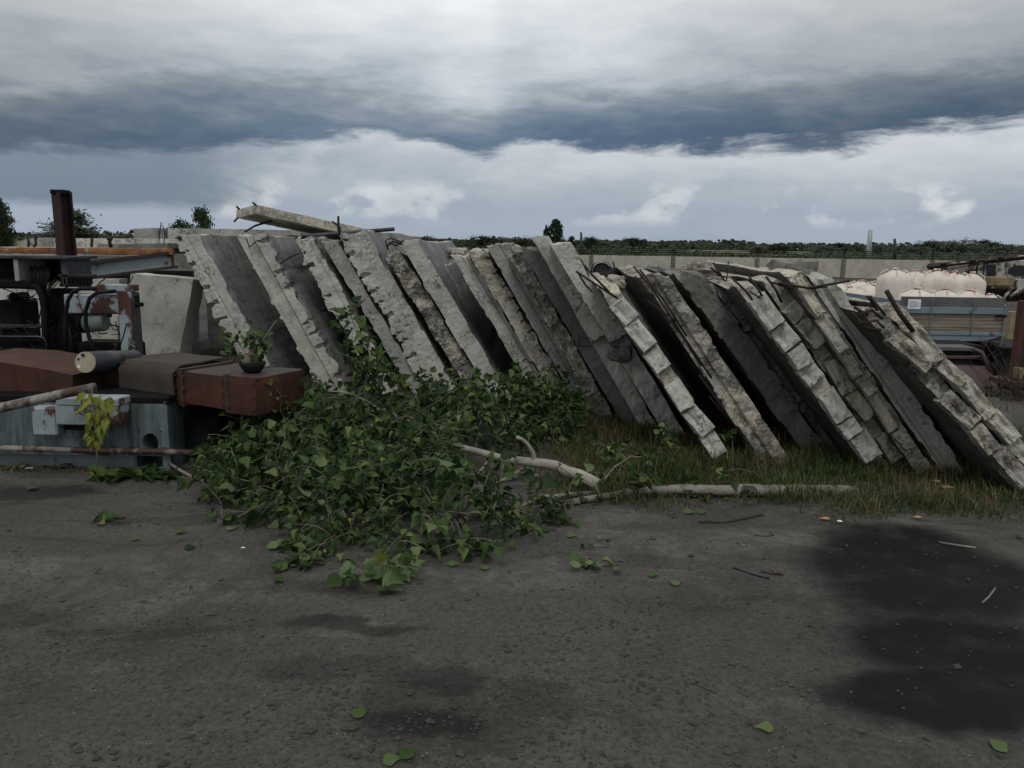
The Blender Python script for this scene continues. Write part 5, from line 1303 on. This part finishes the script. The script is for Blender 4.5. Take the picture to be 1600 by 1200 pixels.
# ------------------------------------------------------------------ grass verge
def gfront(px):                                      # lower edge of the verge in the picture
    pts = [(780, 770), (850, 782), (930, 792), (990, 806), (1040, 812), (1090, 800), (1150, 790), (1210, 800), (1260, 812), (1330, 818), (1420, 806), (1500, 812), (1640, 822)]
    for (a, ya), (b_, yb) in zip(pts, pts[1:]):
        if a <= px <= b_: return ya + (yb - ya) * (px - a) / (b_ - a)
    return 0
def blade(g, p, h, wd, lean, r):
    a = r.uniform(0, 6.28); sx = Vector((math.cos(a), math.sin(a), 0)) * wd; ln = Vector((math.cos(a + 1.3 + r.random()), math.sin(a + 1.3 + r.random()), 0)) * lean * h
    m1 = p + Vector((0, 0, h * .55)) + ln * .3; tp_ = p + Vector((0, 0, h * r.uniform(.75, 1))) + ln
    g.add([p - sx, p + sx, m1 + sx * .75, m1 - sx * .75, tp_], [(0, 1, 2, 3), (3, 2, 4)])
gg = Geo(); gd = Geo(); cnt = 0
while cnt < 30000:
    x = r.uniform(.1, 4.4); y = r.uniform(4.2, 7.4); px, py = proj((x, y, 0))
    if px < 780 or px > 1640: continue
    fr_ = gfront(px) + 10 * nz(x * 4, y * 4) 
    if py > fr_ or py < 640: continue
    edge = min(1, (fr_ - py) / (26 if px < 1160 else 12))
    dens = .22 + 1.15 * (nz(x * 2.2, y * 2.2, 5) + .35) + .12
    if r.random() > dens * (.18 + .82 * edge): continue
    cnt += 1; p = Vector((x, y, H(x, y) - .005))
    dryf = .22 + .6 * nz(x * 1.7, y * 1.7, 9) + (.25 if px < 1080 and py < 740 else 0) + (.2 if 1430 < px < 1560 else 0)
    tall = (.06 + .13 * max(0, nz(x * 1.5, y * 1.5, 2))) * (.45 + .55 * edge)
    if r.random() < dryf: blade(gd, p, tall * r.uniform(.7, 1.9), .0022, r.uniform(.2, 1.0), r)
    else: blade(gg, p, tall * r.uniform(.7, 1.8), .0034, r.uniform(.2, .9), r)
for i in range(520):                                 # tall dry stalks
    x = r.uniform(.3, 3.6); y = r.uniform(5.0, 6.6); px, py = proj((x, y, 0))
    if px < 820 or py > gfront(px) - 30: continue
    if nz(x * 2, y * 2, 31) < -.05 : continue
    blade(gd, Vector((x, y, H(x, y))), r.uniform(.15, .40), .0020, r.uniform(.1, .6), r)
for i in range(1400):                                # low ground litter of narrow leaves
    x = r.uniform(.2, 4.2); y = r.uniform(4.2, 6.2); px, py = proj((x, y, 0)); 
    if px < 830 or py > gfront(px) + 6: continue
    put_leaf(gg, leaf_matrix(Vector((x, y, H(x, y) + .012 + .03 * r.random())), rv(r) * Vector((1, 1, .2)), Vector((0, 0, 1)) + rv(r, .4), r.uniform(.02, .05), r), LONG)
for i in range(2600):                                # sparse grass behind and by the machine
    x = r.uniform(-4.5, 9); y = r.uniform(7.6, 11)
    blade(gd if r.random() < .5 else gg, Vector((x, y, H(x, y))), r.uniform(.05, .25), .004, r.uniform(.2, .9), r)
for i in range(700):
    x = r.uniform(-4.2, -1.9); y = dB - abs(r.gauss(0, .06)); blade(gd if r.random() < .6 else gg, Vector((x, y, H(x, y))), r.uniform(.01, .05), .003, r.uniform(.3, 1), r)
tag(mk('verge_grass', gg, M['grass'], None, 'green grass growing along the foot of the slabs', 'grass'), kind='stuff')
tag(mk('dry_grass', gd, M['dry'], None, 'straw coloured dry grass mixed into the verge', 'grass'), kind='stuff')

# ------------------------------------------------------------------ gravel and small things on the dirt
def pebble(g, c, s, r):
    o = [Vector(q) for q in ((1, 0, 0), (-1, 0, 0), (0, 1, 0), (0, -1, 0), (0, 0, .7), (0, 0, -.7))]
    a = r.uniform(0, 6.28); rot = Matrix.Rotation(a, 3, 'Z')
    vs_ = [c + rot @ Vector((q.x * s * r.uniform(.7, 1.3), q.y * s * r.uniform(.7, 1.2), q.z * s * r.uniform(.7, 1.1))) for q in o]
    g.add(vs_, [(0, 2, 4), (2, 1, 4), (1, 3, 4), (3, 0, 4), (2, 0, 5), (1, 2, 5), (3, 1, 5), (0, 3, 5)], 0, False)
g = Geo(); cnt = 0
while cnt < 5000:
    px, py = r.uniform(-20, 1620), 745 + 470 * r.random() ** .8
    p = G(px, py); 
    if px > 830 and py < gfront(min(px, 1639)) - 10: continue
    if r.random() > .35 + 1.1 * (nz(p.x * 1.4, p.y * 1.4, 4) + .25): continue
    s = min(.020, .0032 * math.exp(abs(r.gauss(0, .62)))); p.z = H(p.x, p.y) + s * .25; cnt += 1
    if px > 1280 and r.random() < .85: continue
    pebble(g, p, s, r)
tag(mk('gravel', g, M['stone'], None, 'loose grit and pebbles scattered over the dirt', 'gravel'), kind='stuff')
def stone(px, py, s, label, mat='stone'):
    c = G(px, py); c.z = H(c.x, c.y) + s * .35; g = Geo(); n = 8
    for i in range(7):
        for j in range(n):
            th = math.pi * i / 6; ph = 2 * math.pi * j / n; q = Vector((math.sin(th) * math.cos(ph), math.sin(th) * math.sin(ph), .7 * math.cos(th)))
            g.v.append(tuple(c + q * s * (.85 + .4 * fbm(q.x + px, q.y, q.z, 1.2, 3))))
    for i in range(6):
        for j in range(n): a = i * n + j; e = i * n + (j + 1) % n; g.f.append((a, a + n, e + n, e)); g.m.append(0); g.sm.append(False)
    mk('stone', g, M[mat], None, label, 'stone', 'stones lying on the dirt')
for q in ((641, 1088, .018, 'pale angular stone on the dirt near the lower centre'), (1344, 1148, .015, 'pale round stone at the lower end of the black stain'), (1448, 1160, .013, 'grey stone lying in the lower part of the black stain'), (1170, 1138, .012, 'small dark stone left of the lone pale leaf'), (445, 1052, .010, 'small grey stone on the bare dirt left of centre'), (1265, 977, .012, 'black lump just left of the black stain'), (1592, 843, .022, 'dark stone at the right edge beside the verge'), (345, 907, .014, 'dark stone on the dirt left of the leaf heap'), (640, 914, .012, 'pale pebble right of the front leaf bunch'), (1080, 868, .016, 'dark clod on the dirt left of the two dark slats')): stone(*q)
stone(1228, 777, .05, 'pale grey stone under the right end of the log', 'grey')
def lone(px, py, s, label, me, ang=0.0):
    c = G(px, py); c.z = H(c.x, c.y) + .008; d = Vector((math.cos(ang), math.sin(ang), .05)); o = inst('fallen_leaf', me, leaf_matrix(c, d, Vector((.1, -.2, 1)), s, r)); tag(o, label, 'leaf', 'single leaves on the dirt')
for q in ((570, 1124, .065, 'dark green leaf on the dirt in the lower centre', LEAFME[0], 2.8), (598, 1196, .062, 'pale leaf at the bottom edge', LEAFPALE, .4), (628, 1192, .060, 'dark leaf beside the pale one at the bottom edge', LEAFME[1], 1.2), (1208, 1148, .062, 'lone pale green leaf on the dirt left of the black stain', LEAFPALE, 3.0), (1553, 1176, .068, 'green leaf in the lower right corner', LEAFPALE, .5), (1012, 899, .055, 'small pale leaf right of the leaf sprig', LEAFPALE, 0), (428, 911, .07, 'dull leaf left of the front leaf bunch', LEAFME[2], 0), (1052, 916, .06, 'withered curled leaf on the dirt below the verge', LEAFPALE, 1), (700, 885, .06, 'pale leaf just right of the front leaf bunch', LEAFPALE, .2), (760, 892, .06, 'pale leaf lying right of the heap on bare dirt', LEAFPALE, 2), (205, 845, .05, 'yellow leaf on the dirt left of the heap', LEAFPALE, .3), (1068, 802, .075, 'pale leaf on the dirt before the log', LEAFPALE, 0), (1090, 803, .06, 'second pale leaf right of the one before the log', LEAFPALE, .3), (845, 832, .07, 'leaf on bare dirt right of the heap', LEAFME[1], .8), (885, 838, .06, 'pale leaf on bare dirt below the log stub', LEAFPALE, 0), (275, 834, .07, 'green leaf on the dirt left of the heap', LEAFME[1], 0), (288, 860, .06, 'brownish leaf left of the heap lying lowest', LEAFME[0], .5), (355, 912 - 80, .06, 'leaf at the left tip of the heap', LEAFPALE, 1)): lone(*q)
def sprig(px, py, n, s, label, pale=.2):
    c = G(px, py); c.z = H(c.x, c.y); g = Geo(); gl = Geo(); o = root('leaf_sprig', c, label, 'sprig', 'broken leaf sprigs on the dirt')
    g.tube([c + Vector((-.07, .02, .01)), c + Vector((0, 0, .02)), c + Vector((.10, .02, .01))], .003, 5); mk('stem', g, M['twig'], o)
    for i in range(n):
        p = c + Vector((r.gauss(0, .055), r.gauss(0, .035), .012 + .02 * r.random())); m = leaf_matrix(p, Vector((r.uniform(-1, 1), r.uniform(-1, 1), .12)), Vector((0, -.2, 1)) + rv(r, .3), s * r.uniform(.7, 1.15), r)
        inst('leaf', LEAFPALE if r.random() < pale else r.choice(LEAFME), m, o)
sprig(162, 818, 9, .07, 'leaf sprig lying alone on the dirt at the left'); sprig(926, 886, 12, .065, 'leaf sprig lying alone on the dirt right of the heap', .3); sprig(455, 890, 14, .075, 'dark leaf sprig left of the front leaf bunch', .1); sprig(925, 857, 4, .05, 'tiny leaf sprig above the larger sprig'); sprig(450, 858, 8, .08, 'pale flat leaf sprig just before the heap', .8)
def stick(pts, rad_, mat, label, name='stick', cat='stick'):
    g = Geo(); ps = [G(*q) for q in pts]; ps = [Vector((q.x, q.y, H(q.x, q.y) + rad_ * .8)) for q in ps]; g.tube(ps, rad_, 5); mk(name, g, M[mat], None, label, cat)
stick([(1145, 887), (1165, 893), (1202, 903)], .007, 'steel', 'dark slat on the dirt, longer of the pair'); stick([(1190, 892), (1205, 896), (1224, 897)], .006, 'steel', 'short dark slat beside the longer one'); stick([(1078, 1073), (1098, 1081), (1118, 1089)], .0035, 'darkbark', 'thin dark twig on the dirt below centre right'); stick([(1092, 818), (1130, 819), (1165, 814), (1190, 808)], .010, 'darkbark', 'dark broken branch along the edge of the verge')
stick([(1466, 851), (1490, 855), (1525, 860)], .006, 'bark', 'pale splinter lying on the black stain'); stick([(1555, 922), (1545, 935), (1535, 943)], .005, 'twig', 'brown twig at the right of the black stain'); stick([(1178, 838), (1195, 840), (1210, 838), (1202, 834)], .003, 'darkbark', 'small curled wire on the dirt before the verge'); stick([(1150, 849), (1158, 852), (1164, 854)], .004, 'bark', 'tiny pale twig left of the curled wire')
def chip(px, py, s, mat, label, name='wood_chip'):
    c = G(px, py); c.z = H(c.x, c.y) + .02; g = Geo(); pebble(g, c, s, r); g.v = [(c.x + (q[0] - c.x) * 1.6, q[1], c.z + (q[2] - c.z) * .7) for q in g.v]; mk(name, g, M[mat], None, label, 'litter')
M['chip'] = mat_plain('fresh_wood', (.42, .25, .10), (.55, .40, .20), 8, .8)
chip(1462, 755, .030, 'chip', 'pale orange wood chip in the grass under the right slabs'); chip(1480, 763, .032, 'chip', 'second orange wood chip in the grass, a little lower'); chip(1290, 816, .022, 'chip', 'yellowish chip at the edge of the verge'); chip(1312, 821, .016, 'paper', 'small whitish scrap right of the yellowish chip'); chip(1432, 813, .018, 'chip', 'brown chip at the upper edge of the black stain')
chip(50, 766, .035, 'stone', 'crumpled pale scrap on the dirt at the far left', 'paper_scrap'); chip(46, 738, .022, 'grey', 'white scrap under the machine bed at the left', 'paper_scrap'); chip(380, 863, .010, 'bag', 'tiny white scrap on the dirt left of the heap', 'paper_scrap'); chip(102, 734, .045, 'rusttop', 'brown clod at the foot of the machine bed', 'clod'); chip(110, 722, .03, 'dark', 'black clod at the foot of the machine bed', 'clod')
